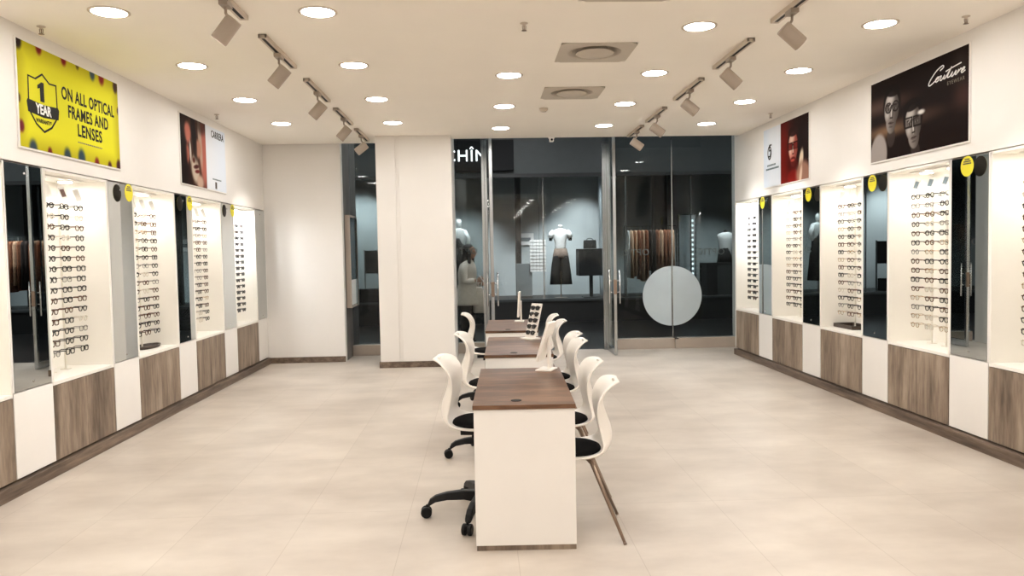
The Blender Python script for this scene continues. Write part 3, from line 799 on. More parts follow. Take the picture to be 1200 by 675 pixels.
# ------------------------------------------------------------------ chairs
def shell_grid():
    prof = [(-.235, -.035), (-.215, -.008), (-.15, 0), (0, -.008), (.11, -.006), (.185, .012), (.228, .062), (.230, .13), (.204, .205), (.184, .270), (.188, .325), (.212, .368), (.246, .390), (.278, .396)]
    wid = [.17, .20, .225, .238, .235, .225, .208, .200, .210, .226, .230, .215, .155, .090]
    dish = [.0, .004, .012, .018, .024, .036, .055, .064, .056, .040, .026, .016, .008, .003]
    P = catmull([(x, z, 0) for x, z in prof], 3); Wd = catmull([(w, d, 0) for w, d in zip(wid, dish)], 3)
    return P, Wd
def make_shell(parent, zs):
    P, Wd = shell_grid(); nu = 12; vs = []; fs = []
    for i, (p, w) in enumerate(zip(P, Wd)):
        a = P[max(i-1, 0)]; c = P[min(i+1, len(P)-1)]; tg = (c-a).normalized(); nx, nz = -tg.y, tg.x    # normal towards sitter
        for k in range(nu+1):
            s_ = -1+2*k/nu; lift = w.y*abs(s_)**2.4
            vs.append((p.x+nx*lift, w.x*s_, zs+p.y+nz*lift))
    hole = {(len(P)-4, nu//2-2), (len(P)-4, nu//2-1), (len(P)-4, nu//2), (len(P)-4, nu//2+1)}
    for i in range(len(P)-1):
        for k in range(nu):
            if (i, k) in hole: continue
            q = i*(nu+1)+k; fs.append((q, q+1, q+nu+2, q+nu+1))
    b = MB(); b.add(vs, fs); o = b.build('seat_shell', 'shell', parent, smooth=True)
    m = o.modifiers.new('solid', 'SOLIDIFY'); m.thickness = .014; m.offset = 0
    m = o.modifiers.new('sub', 'SUBSURF'); m.levels = 1; m.render_levels = 2
    return o
def make_pad(parent, zs):
    b = MB(); R = []
    for r, z in ((.0, .034), (.55, .034), (.85, .030), (.97, .020), (1.0, .008), (.97, -.004), (.6, -.006), (0, -.006)):
        R.append([(-.01+.190*max(r, .002)*math.copysign(abs(math.cos(a))**.85, math.cos(a)), .190*max(r, .002)*math.copysign(abs(math.sin(a))**.85, math.sin(a)), zs+z+.008) for a in [2*PI*k/28 for k in range(28)]])
    b.rings(R); return b.build('seat_pad', 'fabric', parent, smooth=True)
def visitor_chair(lab, x, y, rz):
    t = thing('visitor_chair', lab, 'chair', (x, y, 0), rz, 'four-legged chairs along the right of the desks')
    make_shell(t, .452); make_pad(t, .446)
    b = MB(); b.obox((0, 0, .428), (.12, 0, 0), (0, .09, 0), (0, 0, .008)); b.build('mount_plate', 'steel', t, bevel=.003)
    for sx, sy in ((-1, -1), (-1, 1), (1, -1), (1, 1)):
        b = MB(); b.tube([(sx*.09, sy*.06, .424), (sx*.12, sy*.085, .40), (sx*.280, sy*.235, .012)], [.011, .0125, .0085], 12); b.tube([(sx*.280, sy*.235, .012), (sx*.285, sy*.2397, 0)], .0095, 12)
        b.build('leg', 'steel', t, smooth=True)
    return t
def office_chair(lab, x, y, rz, base_rot):
    t = thing('office_chair', lab, 'chair', (x, y, 0), rz, 'swivel chairs along the left of the desks')
    make_shell(t, .555); make_pad(t, .549)
    b = MB(); b.obox((0, 0, .520), (.12, 0, 0), (0, .10, 0), (0, 0, .014)); b.obox((.0, 0, .495), (.06, 0, 0), (0, .05, 0), (0, 0, .02)); b.build('tilt_mechanism', 'black', t, bevel=.004)
    b = MB(); b.tube([(0, .08, .50), (0, .20, .505), (0, .225, .50)], [.005, .005, .009], 8); b.build('lever', 'black', t, smooth=True)
    b = MB(); b.lathe([(.028, .10), (.028, .30), (.034, .305), (.034, .32), (.016, .322), (.016, .48)], 20); b.build('gas_lift', 'black', t, smooth=False)
    st = MB(); st.lathe([(.045, .075), (.05, .10), (.042, .145), (.032, .15)], 20)
    base = st.build('star_base', 'black', t, smooth=True)
    for k in range(5):
        a = base_rot-rz+2*PI*k/5; c, s_ = math.cos(a), math.sin(a)
        b = MB(); R = []
        for d, z, w, hh in ((.03, .115, .040, .036), (.12, .128, .034, .029), (.22, .124, .029, .024), (.290, .110, .025, .021), (.322, .090, .022, .020), (.335, .072, .016, .012)):
            R.append([(d*c-s_*w*q1, d*s_+c*w*q1, z+hh*q2) for q1, q2 in ((-1, -.8), (-.7, 1), (.7, 1), (1, -.8))])
        b.rings(R); b.build('base_arm', 'black', base, bevel=.006)
        b = MB(); px, py = .345*c, .345*s_
        ax = Vector((-s_, c, 0))
        for o_ in (-.017, .017):
            b.lathe([(.0005, -.012), (.026, -.012), (.033, -.008), (.033, .008), (.026, .012), (.0005, .012)], 20, Vector((px, py, .033))+ax*o_, ax)
        b.lathe([(.008, .04), (.008, .078)], 10, (px-.006*c, py-.006*s_, 0)); b.obox((px, py, .046), (.018*c, .018*s_, 0), (-s_*.012, c*.012, 0), (0, 0, .014))
        b.build('caster', 'black', t, bevel=.002)
    return t
VR = [(.741, 4.27, 'nearest the viewer'), (.772, 5.03, 'second from the viewer'), (.829, 6.20, 'third from the viewer, beside the middle desk'), (.858, 6.74, 'fourth from the viewer, beside the middle desk'), (.865, 8.0, 'fifth from the viewer, at the far desk'), (.859, 8.75, 'farthest from the viewer, at the far desk')]
v0 = None
for i, (lx, y, w) in enumerate(VR):
    rot = [-.085, .0, .03, .03, .02, -.02][i]
    if v0 is None: v0 = o = visitor_chair('white shell chair on four slim metal legs, '+w, lx-.265, y, rot)
    else: o = copy_tree(v0); o.location = (lx-.265, y, 0); o.rotation_euler = (0, 0, rot); o['label'] = 'white shell chair on four slim metal legs, '+w
VLc = [(-.284, 4.55, 'nearest the viewer'), (-.215, 5.90, 'at the middle desk'), (-.20, 7.85, 'at the far desk by the doorway')]
for i, (lx, y, w) in enumerate(VLc):
    rz = PI+[-.11, -.07, -.02][i]
    lab = 'white shell swivel chair on black star base, '+w
    office_chair(lab, [-.012, .062, .062][i], y, rz, [math.radians(182), math.radians(115), math.radians(120)][i])

# ------------------------------------------------------------------ things on the desks
HT = .775
def desk_mirror(lab, x, y, w, h, yaw, lean, zb):
    t = thing('tabletop_mirror', lab, 'mirror', (x, y, HT), yaw, 'white tabletop mirrors')
    # local +y is the mirror's face normal, x its width
    b = MB(); b.box(-.075, .075, -.055, .055, 0, .012); b.build('base', 'shell', t, bevel=.005)
    b = MB(); b.box(-.018, .018, -.030, -.012, .012, .24); b.build('stem', 'shell', t, bevel=.003)
    c = Vector((0, .0, zb+h/2)); u = Vector((0, -math.sin(lean), math.cos(lean))); n_ = Vector((0, math.cos(lean), math.sin(lean)))
    b = MB(); b.obox(c, (w/2, 0, 0), tuple(n_*.011), tuple(u*(h/2))); b.build('mirror_panel', 'shell', t, bevel=.004)
    b = MB(); b.obox(c+n_*.0115, (w/2-.012, 0, 0), tuple(n_*.0006), tuple(u*(h/2-.012))); b.build('mirror_glass', 'mirror', t)
    b = MB(); b.tube([(0, -.021, .225), tuple(c-n_*.011)], .008, 8); b.build('hinge', 'shell', t, smooth=True)
    return t
desk_mirror('white tabletop mirror leaning on a stem, on the nearest desk', .425, 5.13, .15, .275, math.radians(66), .32, .058)
desk_mirror('white tabletop mirror seen edge-on, on the farthest desk', .425, 8.80, .20, .29, math.radians(84), .06, .055)
t = thing('sunglasses_stand', 'white leaning board of five dark sunglasses on the middle desk', 'display stand', (.435, 6.98, HT), math.radians(-50))
b = MB(); b.box(-.075, .075, -.06, .06, 0, .014); b.build('base', 'shell', t, bevel=.004)
ln = .30; u = Vector((0, math.sin(ln), math.cos(ln))); n_ = Vector((0, -math.cos(ln), math.sin(ln)))
c = Vector((0, .0, .014))+u*.16
b = MB(); b.obox(c, (.068, 0, 0), tuple(n_*.006), tuple(u*.162)); b.build('board', 'shell', t, bevel=.004)
b = MB(); b.box(-.016, .016, .040, .052, .014, .22); b.build('stem', 'shell', t)
for k in range(5):
    p = Vector((0, .0, .014))+u*(.045+.058*k)+n_*.014
    pw = Matrix.Translation((.435, 6.98, HT)) @ Matrix.Rotation(math.radians(-50), 4, 'Z') @ p
    fm, tm, lm = style('f_black', 'soft', RAD['f_black'], True)
    g_ = thing('sunglasses', 'dark sunglasses, %s from bottom on the white desk stand' % ORD[k], 'sunglasses', pw, math.radians(-50), 'sunglasses on the desk stand')
    g_.rotation_euler = (-ln, 0, math.radians(-50)); g_.scale = (.9, .9, .95)
    for n0, me, x0, sc, ry in (('frame', fm, 0, 1, 0), ('lens', lm, -.034, 1, 0), ('lens', lm, .034, 1, 0)):
        o = bpy.data.objects.new(n0, me); COL.objects.link(o); o.parent = g_; o.location = (x0, 0, 0)
    for sx in (1, -1):       # temples folded flat behind the front
        o = bpy.data.objects.new('temple', tm); COL.objects.link(o); o.parent = g_; o.location = (sx*.064, .006, .009); o.rotation_euler = (0, 0, sx*math.radians(88)); o.scale = (sx, .9, 1)

# ------------------------------------------------------------------ storefront
YF = YG+.03
b = MB()
b.box(-2.03, -1.42, YG, YG+.16, 0, .16); b.box(-.385, .03, YG, YG+.16, 0, .16); b.box(2.06, 4.05, YG, YG+.16, 0, .16)
struct('trim_1', b, 'kerb', bevel=.004)
ZG = 4.25
def glass_panel(name, x0, x1, label, seam=None):
    t = thing(name, label, None, (0, 0, 0), kind='structure')
    xs = [x0]+([seam] if seam else [])+[x1]
    for a, c in zip(xs[:-1], xs[1:]):
        b = MB(); b.box(a+.004, c-.004, YG+.05, YG+.062, .162, ZG); b.build('pane', 'glass', t)
    b = MB(); b.box(x0, x1, YG+.035, YG+.075, .160, .175); b.build('sill_channel', 'alu', t)
    return t
glass_panel('window_1', -2.03, -1.42, 'narrow glass pane left of the pillar')
glass_panel('window_2', -.385, .03, 'narrow glass pane between pillar and doorway')
w3 = glass_panel('window_3', 2.06, 4.05, 'wide glass pane right of the doorway', 3.035)
b = MB(); b.box(3.028, 3.042, YG+.046, YG+.066, .175, ZG); b.build('glass_joint', 'alu', w3)
# door posts
b = MB(); b.box(.03, .075, YG+.01, YG+.10, 0, ZG); b.box(.075, .12, YG+.03, YG+.08, 0, ZG); struct('trim_2', b, 'alu', bevel=.003)
b = MB(); b.box(1.925, 1.985, YG+.01, YG+.10, 0, ZG); b.box(1.985, 2.06, YG+.03, YG+.08, 0, ZG); struct('trim_3', b, 'alu', bevel=.003)
def glass_door(name, xh, label, hs):
    """leaf standing open at right angles, hinge on the storefront line, free edge towards the room"""
    t = thing(name, label, None, (xh, YG, 0), kind='structure')
    L = .72; ZD = ZG-.02
    b = MB(); b.box(-.022, .022, -.045, 0, .008, ZD); b.box(-.022, .022, -L, -L+.05, .008, ZD); b.box(-.022, .022, -L+.05, -.045, .008, .11); b.box(-.022, .022, -L+.05, -.045, ZD-.08, ZD)
    b.build('door_frame', 'alu', t, bevel=.002)
    b = MB(); b.box(-.005, .005, -L+.05, -.045, .11, ZD-.08); b.build('door_pane', 'glass', t)
    for s_ in (-1, 1):
        h = MB(); h.tube([(s_*.075, -L+.05, .78), (s_*.075, -L+.05, 1.28)], .012, 12)
        for z in (.95, 1.12): h.tube([(s_*.02, -L+.05, z), (s_*.075, -L+.05, z)], .009, 10)
        h.build('door_handle', 'chrome', t, smooth=True)
    b = MB(); b.box(-.024, .024, -L-.001, -L+.02, .92, 1.14); b.build('lock_case', 'steel', t, bevel=.002)
    return t
glass_door('door_1', .165, 'left leaf of the glass shop door, standing open', -1)
glass_door('door_2', 1.985, 'right leaf of the glass shop door, standing open', 1)
# frosted disc on the glass: one half per pane
t = thing('window_decal', 'large round frosted sticker across the seam of the right glass', 'sticker', (3.03, YG+.05, .833))
for sg in (-1, 1):
    pts = [(sg*.012, -.474)]+[(sg*(.012+.462*math.sin(PI*k/40)), -.474*math.cos(PI*k/40)) for k in range(1, 40)]+[(sg*.012, .474)]
    b = MB(); b.prism(pts, lambda u_, v_, d: (u_, d, v_), -.0015, -.0003); b.build('sticker_half', 'vinyl', t)
# reversed lettering on the glass (it faces the mall)
mir = lambda x, z: basis((x, YG+.0655, z), (-1, 0, 0), (0, 0, 1), (0, 1, 0))
for x, z, pl in ((-.27, 1.60, 'the narrow pane beside the pillar'), (2.45, 1.53, 'the right pane above the frosted sticker'), (3.66, 1.52, 'the right pane beside the sunglasses niche')):
    o = text('window_lettering', 'OPTIC', .145, 'vinylt', None, .0006, .002, 0, mtx=mir(x, z), space=1.1)
    tag(o, 'grey reversed shop lettering stuck on %s' % pl, 'lettering', 'reversed lettering on the shop glass')
# steel clamp under the seam
t = thing('glass_clamp', 'small steel post under the seam of the right glass', 'clamp', (3.075, YG-.03, 0))
b = MB(); b.box(-.022, .022, -.02, .022, 0, .150); b.build('post', 'kerb', t, bevel=.003)
b = MB(); b.box(-.028, .028, -.024, .028, .151, .172); b.build('cap', 'darkgap', t, bevel=.003)
# lit frame on the return wall in the left opening
t = thing('wall_display', 'tall dark poster frame on the clad return left of the pillar', 'display', (-2.029, 11.62, .78))
b = MB(); b.box(0, .075, 0, .03, 0, 1.40); b.box(0, .075, .66, .69, 0, 1.40); b.box(0, .075, .03, .66, 0, .03); b.box(0, .075, .03, .66, 1.37, 1.40); b.build('frame', 'kerb', t, bevel=.003)
b = MB(); b.box(0, .055, .03, .66, .03, 1.37); b.build('picture', 'screen', t)
b = MB(); b.box(.0555, .062, .06, .62, .04, .42); b.build('notice_sheet', 'paper', t)

# ------------------------------------------------------------------ mall and opposite shop
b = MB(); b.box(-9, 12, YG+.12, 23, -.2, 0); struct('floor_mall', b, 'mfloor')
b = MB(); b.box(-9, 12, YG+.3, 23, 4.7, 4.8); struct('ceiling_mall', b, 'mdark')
YO = 17.0
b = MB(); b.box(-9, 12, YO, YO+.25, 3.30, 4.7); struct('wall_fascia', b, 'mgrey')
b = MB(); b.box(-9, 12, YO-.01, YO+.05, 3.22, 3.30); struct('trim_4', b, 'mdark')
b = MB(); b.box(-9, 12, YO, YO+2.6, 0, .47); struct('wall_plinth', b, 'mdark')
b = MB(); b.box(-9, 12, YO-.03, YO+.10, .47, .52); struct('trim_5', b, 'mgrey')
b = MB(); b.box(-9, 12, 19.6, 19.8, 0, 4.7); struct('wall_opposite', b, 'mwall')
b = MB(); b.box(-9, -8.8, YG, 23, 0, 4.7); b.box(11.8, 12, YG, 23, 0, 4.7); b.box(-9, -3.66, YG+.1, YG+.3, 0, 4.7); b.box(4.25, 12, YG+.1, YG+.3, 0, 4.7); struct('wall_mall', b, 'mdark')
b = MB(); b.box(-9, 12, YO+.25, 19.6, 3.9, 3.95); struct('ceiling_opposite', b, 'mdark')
for i, x in enumerate((-1.2, 1.40, 3.25, 4.72)):
    b = MB(); b.box(x-.012, x+.012, YO+.1, YO+.13, .52, 3.30); struct('trim_%d' % (6+i), b, 'alu')
for i, (x0, x1) in enumerate(((-4.0, -1.212), (-1.188, 1.388), (1.412, 3.238), (3.262, 4.708), (4.732, 8))):
    b = MB(); b.box(x0, x1, YO+.11, YO+.12, .53, 3.29); struct('window_%d' % (4+i), b, 'clear')
# dark uprights behind the opposite window
b = MB(); b.box(.84, .98, 18.6, 18.75, .47, 3.9); struct('pillar_1', b, 'mdark')
b = MB(); b.box(4.30, 4.62, 18.9, 19.2, .47, 3.9); struct('pillar_2', b, 'mdark')
b = MB(); b.box(2.95, 3.30, 18.9, 19.1, .47, 3.9); struct('pillar_3', b, 'mpanel')
# shop sign
t = thing('shop_sign', 'black sign box with white letters on the opposite shop', 'sign', (.06, YO-.12, 3.70))
b = MB(); b.box(-1.9, .70, 0, .12, -.335, .335); b.build('sign_box', 'mblack', t, bevel=.01)
text('lettering', 'CHÎN', .36, 'sign', t, .01, -.002, 0, mtx=basis((-.345, -.012, -.02), (1, 0, 0), (0, 0, 1), (0, -1, 0)), space=1.10)
# window display items
def torso(mb, cx, cy, z0, s=1.0):
    mb.loft([(cx, cy, z0, .13*s, .09*s), (cx, cy, z0+.08*s, .12*s, .085*s), (cx, cy, z0+.20*s, .135*s, .095*s), (cx, cy, z0+.34*s, .165*s, .11*s), (cx, cy, z0+.43*s, .175*s, .095*s), (cx, cy, z0+.47*s, .11*s, .07*s), (cx, cy, z0+.49*s, .05*s, .05*s)], 20)
t = thing('mannequin', 'headless mannequin in white top and wide black trousers, opposite shop window', 'mannequin', (1.89, 18.2, .47))
b = MB(); torso(b, 0, 0, 1.13, 1.05); b.build('top', 'mwhite', t, smooth=True)
for sx in (-1, 1):
    b = MB(); b.tube([(sx*.15, 0, 1.58), (sx*.205, 0, 1.52), (sx*.235, -.01, 1.42)], [.06, .068, .062], 12); b.build('sleeve', 'mwhite', t, smooth=True)
    b = MB(); b.tube([(sx*.228, 0, 1.45), (sx*.235, -.01, 1.36)], [.045, .04], 10); b.build('arm_stump', 'mblack', t, smooth=True)
b = MB(); b.lathe([(.05, 1.64), (.048, 1.70), (.055, 1.72), (.0005, 1.735)], 16); b.build('neck_cap', 'mwhite', t, smooth=True)
b = MB(); b.loft([(0, 0, .95, .195, .132), (0, 0, 1.02, .185, .125), (0, 0, 1.17, .150, .108)], 20); b.build('tunic_hem', 'mstripe', t, smooth=True)
for sx in (-1, 1):
    b = MB(); b.loft([(sx*.14, 0, .32, .128, .11), (sx*.13, 0, .55, .118, .11), (sx*.10, 0, .80, .118, .122), (sx*.08, 0, .96, .112, .125), (sx*.075, 0, 1.0, .10, .118)], 16); b.build('trouser_leg', 'mblack', t, smooth=True)
b = MB(); b.lathe([(.16, 0), (.16, .012), (.02, .02), (.012, .03), (.012, .7)], 20); b.build('stand', 'steel', t)
t = thing('mannequin', 'white bust draped in dark cloth behind the standing person', 'mannequin', (-.50, 18.0, .47))
b = MB(); torso(b, 0, 0, 1.17, 1.05); b.build('torso', 'mwhite', t, smooth=True)
b = MB(); b.tube([(.12, -.02, 1.62), (.22, -.06, 1.45), (.20, -.13, 1.25)], [.055, .05, .04], 12); b.tube([(-.12, -.02, 1.62), (-.22, -.06, 1.45), (-.24, -.06, 1.2)], [.055, .05, .04], 12); b.build('sleeves', 'mwhite', t, smooth=True)
b = MB(); b.lathe([(.05, 1.66), (.055, 1.74), (.07, 1.80), (.05, 1.88), (.0005, 1.90)], 16); b.build('neck_cap', 'mwhite', t, smooth=True)
b = MB(); b.loft([(0, 0, .3, .26, .18), (0, 0, .9, .20, .14), (0, 0, 1.26, .14, .10), (-.06, -.03, 1.45, .12, .10)], 20); b.build('skirt', 'mblack', t, smooth=True)
b = MB(); b.lathe([(.16, 0), (.16, .012), (.012, .03), (.012, .4)], 20); b.build('stand', 'steel', t)
t = thing('mannequin', 'white bust with black jacket on the black plinth at far right', 'mannequin', (5.86, 18.2, 1.24))
b = MB(); torso(b, 0, 0, .16, 1.15); b.build('torso', 'mwhite', t, smooth=True)
b = MB(); b.lathe([(.06, .72), (.05, .76), (.0005, .78)], 16); b.build('neck_cap', 'mblack', t, smooth=True)
b = MB(); b.loft([(-.03, -.02, 0, .19, .13), (-.03, -.02, .14, .17, .12), (-.05, -.02, .34, .12, .11)], 18); b.build('jacket', 'mblack', t, smooth=True)
t = thing('plinth', 'tall black plinth under the white bust at far right', 'plinth', (5.78, 18.2, .47))
b = MB(); b.box(-.47, .50, -.3, .3, 0, .765); b.build('body', 'mblack', t, bevel=.005)
b = MB(); b.box(-.22, .10, -.31, -.30, .0, .70); b.build('front_panel', 'mgrey', t)
t = thing('plinth', 'black cube plinth carrying the black handbag', 'plinth', (2.61, 18.2, .47))
b = MB(); b.box(-.32, .33, -.28, .28, .52, 1.155); b.build('body', 'mblack', t, bevel=.005)
b = MB(); b.box(-.04, .04, -.04, .04, .02, .52); b.box(-.2, .2, -.2, .2, 0, .02); b.build('pedestal', 'mgrey', t)
t = thing('handbag', 'small black handbag on the black cube plinth', 'handbag', (2.59, 18.2, 1.63))
b = MB(); b.loft([(0, 0, 0, .15, .06), (0, 0, .02, .158, .066), (0, 0, .17, .15, .055), (0, 0, .20, .14, .03)], 24, 4); b.build('body', 'mblack', t, smooth=True)
b = MB(); b.tube([(.08*math.cos(PI*k/10), 0, .185+.06*math.sin(PI*k/10)) for k in range(11)], .008, 8); b.build('handle', 'mblack', t, smooth=True)
# hanging printed panel and low boxes
t = thing('grid_rack', 'white grid display panel hanging left of the trousered mannequin', 'board', (1.34, 18.35, 1.10))
b = MB(); b.box(-.17, .21, -.01, .01, 0, .76); b.build('panel', 'mwhite', t)
b = MB()
for k in range(9): b.box(-.17, .21, -.016, -.0105, .06+k*.08, .066+k*.08)
for k in range(4): b.box(-.10+k*.08, -.096+k*.08, -.016, -.0105, 0, .76)
b.build('wire_grid', 'mgrey', t)
b = MB(); b.tube([(.06, 0, .76), (.06, 0, 2.8)], .004, 6); b.build('hanging_wire', 'alu', t)
t = thing('standing_sign', 'pale standing panel below the dark upright in the opposite shop', 'board', (1.0, 18.4, .52))
b = MB(); b.box(-.16, .22, -.015, .015, 0, .78); b.build('panel', 'mpanel', t, bevel=.004)
b = MB(); b.box(-.16, .22, -.1, .1, -.05, 0); b.build('foot', 'mgrey', t)
t = thing('notice_board', 'white notice board on the wall of the opposite shop', 'board', (1.05, 19.58, 1.75))
b = MB(); b.box(-.15, .30, -.02, .0, 0, .30); b.build('panel', 'mwhite', t); b = MB(); b.box(-.08, .22, -.026, -.021, .10, .19); b.build('printed_band', 'mpanel', t)
# clothes rail with hanging garments
t = thing('clothes_rail', 'dark clothes rail holding brown garments in the opposite shop', 'rail', (4.0, 18.0, .47))
b = MB(); b.tube([(-.62, 0, 0), (-.62, 0, 1.66), (.62, 0, 1.66), (.62, 0, 0)], .014, 10); b.build('rail', 'mdark', t)
for sx in (-.62, .62):
    b = MB(); b.box(sx-.03, sx+.03, -.22, .22, 0, .03); b.build('foot', 'mdark', t)
gm = ['mwhite', 'copper2', 'copper2', 'copper', 'copper2', 'copper', 'dcloth', 'dcloth', 'copper', 'copper2', 'copper', 'copper', 'copper2']
gl = ['white', 'pale tan', 'light tan', 'brown', 'sandy tan', 'rust brown', 'dark brown', 'almost black', 'copper brown', 'beige', 'russet', 'deep brown', 'pale beige']
for k in range(13):
    x = 4.0-.54+k*.088; Lh = [1.20, 1.22, 1.18, 1.25, 1.30, 1.28, 1.05, 1.20, 1.22, 1.10, 1.18, 1.26, 1.15][k]
    g_ = thing('hanging_garment', '%s garment hanging on the rail, %s from its left end' % (gl[k], (ORD+[''])[k]), 'garment', (x, 18.0, .47+1.66), 0, 'garments on the clothes rail')
    b = MB(); R = []
    ph = random.random()*6
    for z, w, th in ((-.09, .05, .014), (-.11, .17, .020), (-.2, .21, .026), (-.6, .22, .029), (-Lh, .24+.02*random.random(), .032)):
        R.append([(th*math.cos(a)*(1+.25*math.sin(5*a+ph)), w*math.sin(a), z) for a in [2*PI*q/20 for q in range(20)]])
    b.rings(R); b.build('cloth', gm[k], g_, smooth=True)
    b = MB(); b.tube([(0, -.15, -.12), (0, 0, -.07), (0, .15, -.12)], .006, 6); b.tube([(0, 0, -.07), (0, 0, -.02), (0, .015, .008), (0, .03, -.01)], .003, 6); b.build('hanger', 'alu', g_)
t = thing('floor_mirror', 'tall mirror edged with lit bulbs in the opposite shop', 'mirror', (4.98, 18.3, .47))
b = MB(); b.box(-.22, .17, 0, .03, .25, 1.92); b.build('glass_panel', 'mpanel', t, bevel=.004)
b = MB(); b.box(-.24, -.22, -.01, .04, 0, 1.94); b.box(.17, .19, -.01, .04, 0, 1.94); b.box(-.24, .19, -.01, .04, 1.92, 1.94); b.box(-.24, .19, -.01, .04, .23, .25); b.build('frame', 'alu', t)
bb = MB()
for k in range(13): bb.lathe([(.0005, -.03), (.022, -.022), (.03, 0), (.022, .022), (.0005, .03)], 10, (.10, -.025, .40+k*.115))
bb.build('bulbs', 'ledcol', t, smooth=True)
# mall ceiling lamps; the last one is added to front-light the person outside
for i, (x, y) in enumerate(((-2.6, 14.6), (.8, 14.6), (4.2, 14.6), (7.2, 14.6), (-.35, 12.85))):
    t = thing('mall_lamp', 'flat square ceiling lamp over the mall walkway, %s in order, last added as fill' % ORD[i], 'ceiling light', (x, y, 4.7), 0, 'ceiling lamps over the walkway')
    b = MB(); b.box(-.32, .32, -.32, .32, -.03, 0); b.build('housing', 'mgrey', t)
    b = MB(); b.box(-.28, .28, -.28, .28, -.036, -.031); b.build('diffuser', 'mlamp', t)
# window spots in the opposite shop
def win_spot(x, y, tx, ty, tz, e, lab, size=1.1):
    t = thing('window_spot', lab, 'spotlight', (x, y, 3.9), 0, 'spotlights in the opposite window')
    d = (Vector((tx, ty, tz))-Vector((x, y, 3.75))).normalized()
    b = MB(); b.tube([(0, 0, 0), (0, 0, -.12)], .012, 8); b.build('stem', 'mgrey', t)
    b = MB(); b.lathe([(.0005, -.08), (.045, -.08), (.05, .07), (.044, .07), (.04, .04), (.0005, .04)], 16, (0, 0, -.15), d, caps=False); b.build('lamp_head', 'mgrey', t)
    b = MB(); b.lathe([(.038, .042), (.0005, .043)], 16, (0, 0, -.15), d); b.build('lamp_lens', 'mlamp', t)
    ld = bpy.data.lights.new('window_beam', 'SPOT'); ld.energy = e; ld.spot_size = size; ld.spot_blend = .8; ld.color = (.90, .97, 1); ld.shadow_soft_size = .05
    lo = bpy.data.objects.new('window_beam', ld); COL.objects.link(lo); lo.parent = t; lo.location = Vector((0, 0, -.15))+d*.08; lo.rotation_euler = d.to_track_quat('-Z', 'Y').to_euler()
MS = 200
win_spot(-.3, 17.5, -.4, 18.8, 1.8, MS*1.1, 'window spotlight above the draped white bust')
win_spot(1.7, 17.45, 1.87, 18.6, 1.7, MS*1.1, 'window spotlight above the trousered mannequin')
win_spot(2.7, 18.2, 2.5, 19.6, 1.4, MS*.7, 'window spotlight above the handbag')
win_spot(4.0, 17.3, 4.0, 18.1, 1.3, MS*1.1, 'window spotlight above the clothes rail')
win_spot(5.7, 17.5, 5.8, 18.6, 1.7, MS*.7, 'window spotlight above the white bust at far right')
win_spot(-2.9, 18.2, -3.0, 19.6, 1.9, MS, 'window spotlight seen left of the pillar')
# shelf boxes glimpsed through the left opening
t = thing('plinth', 'black box plinth glimpsed through the gap left of the pillar', 'plinth', (-2.72, 18.2, .47))
b = MB(); b.box(-.28, .52, -.28, .28, 0, .30); b.build('body', 'mblack', t, bevel=.005)
b = MB(); b.box(-.28, .52, -.285, -.281, .20, .215); b.build('grey_strip', 'mgrey', t)  # thin grey strip across the front of the black box
t = thing('framed_picture', 'black framed panel glimpsed through the gap left of the pillar', 'board', (-2.55, 18.5, 1.13))
b = MB(); b.box(-.22, .36, -.02, .02, 0, .55); b.build('panel', 'mblack', t, bevel=.004)
b = MB(); b.box(-.24, -.22, -.025, .025, -.66, .57); b.box(.36, .38, -.025, .025, -.66, .57); b.build('legs', 'mgrey', t)

# ------------------------------------------------------------------ the person outside
def skin_body(name, verts, edges, radii, mat, parent, sub=2):
    me = bpy.data.meshes.new(name); me.from_pydata(verts, edges, []); o = bpy.data.objects.new(name, me); COL.objects.link(o); o.parent = parent
    o.modifiers.new('skin', 'SKIN'); m = o.modifiers.new('sub', 'SUBSURF'); m.levels = sub; m.render_levels = sub
    bpy.context.view_layer.update()
    if not me.skin_vertices:
        bm = bmesh.new(); bm.from_mesh(me); bm.verts.layers.skin.verify(); bm.to_mesh(me); bm.free()
    sv = me.skin_vertices[0].data
    for i, r in enumerate(radii):
        sv[i].radius = r if isinstance(r, tuple) else (r, r)
    sv[0].use_root = True
    me.materials.append(M[mat]); me.shade_smooth()
    bpy.context.view_layer.update()
    nm = bpy.data.meshes.new_from_object(o.evaluated_get(bpy.context.evaluated_depsgraph_get()))
    nm.name = name; o.modifiers.clear(); o.data = nm; nm.materials.clear(); nm.materials.append(M[mat]); nm.shade_smooth()
    return o
P = thing('person', 'person in a long pale coat and dark trousers standing outside the glass', 'person', (-.24, 13.0, 0), 0)
# faces +x, turned a little to the viewer; local x forward, y to the person's left
P.rotation_euler = (0, 0, -.35)
V = [(0, 0, .90), (0, 0, 1.05), (.0, 0, 1.22), (.015, 0, 1.34), (.03, 0, 1.42), (.05, 0, 1.48),
     (0, .09, .86), (.02, .095, .48), (-.01, .10, .09), (.10, .115, .035),
     (0, -.09, .86), (-.02, -.095, .48), (-.05, -.10, .09), (.06, -.115, .035),
     (.01, .165, 1.36), (.02, .205, 1.10), (.20, .13, 1.05), (.01, -.165, 1.36), (.03, -.215, 1.11), (.22, -.14, 1.12)]
E_ = [(0, 1), (1, 2), (2, 3), (3, 4), (4, 5), (0, 6), (6, 7), (7, 8), (8, 9), (0, 10), (10, 11), (11, 12), (12, 13), (3, 14), (14, 15), (15, 16), (3, 17), (17, 18), (18, 19)]
Rr = [(.10, .13), (.09, .115), (.095, .125), (.085, .12), (.05, .05), (.045, .045), .085, .058, .04, .033, .085, .058, .04, .033, .05, .04, .028, .05, .04, .028]
Rr = [r if not isinstance(r, tuple) else (r[1]*.85, r[0]) for r in Rr]
skin_body('body', V, E_, Rr, 'skin', P)
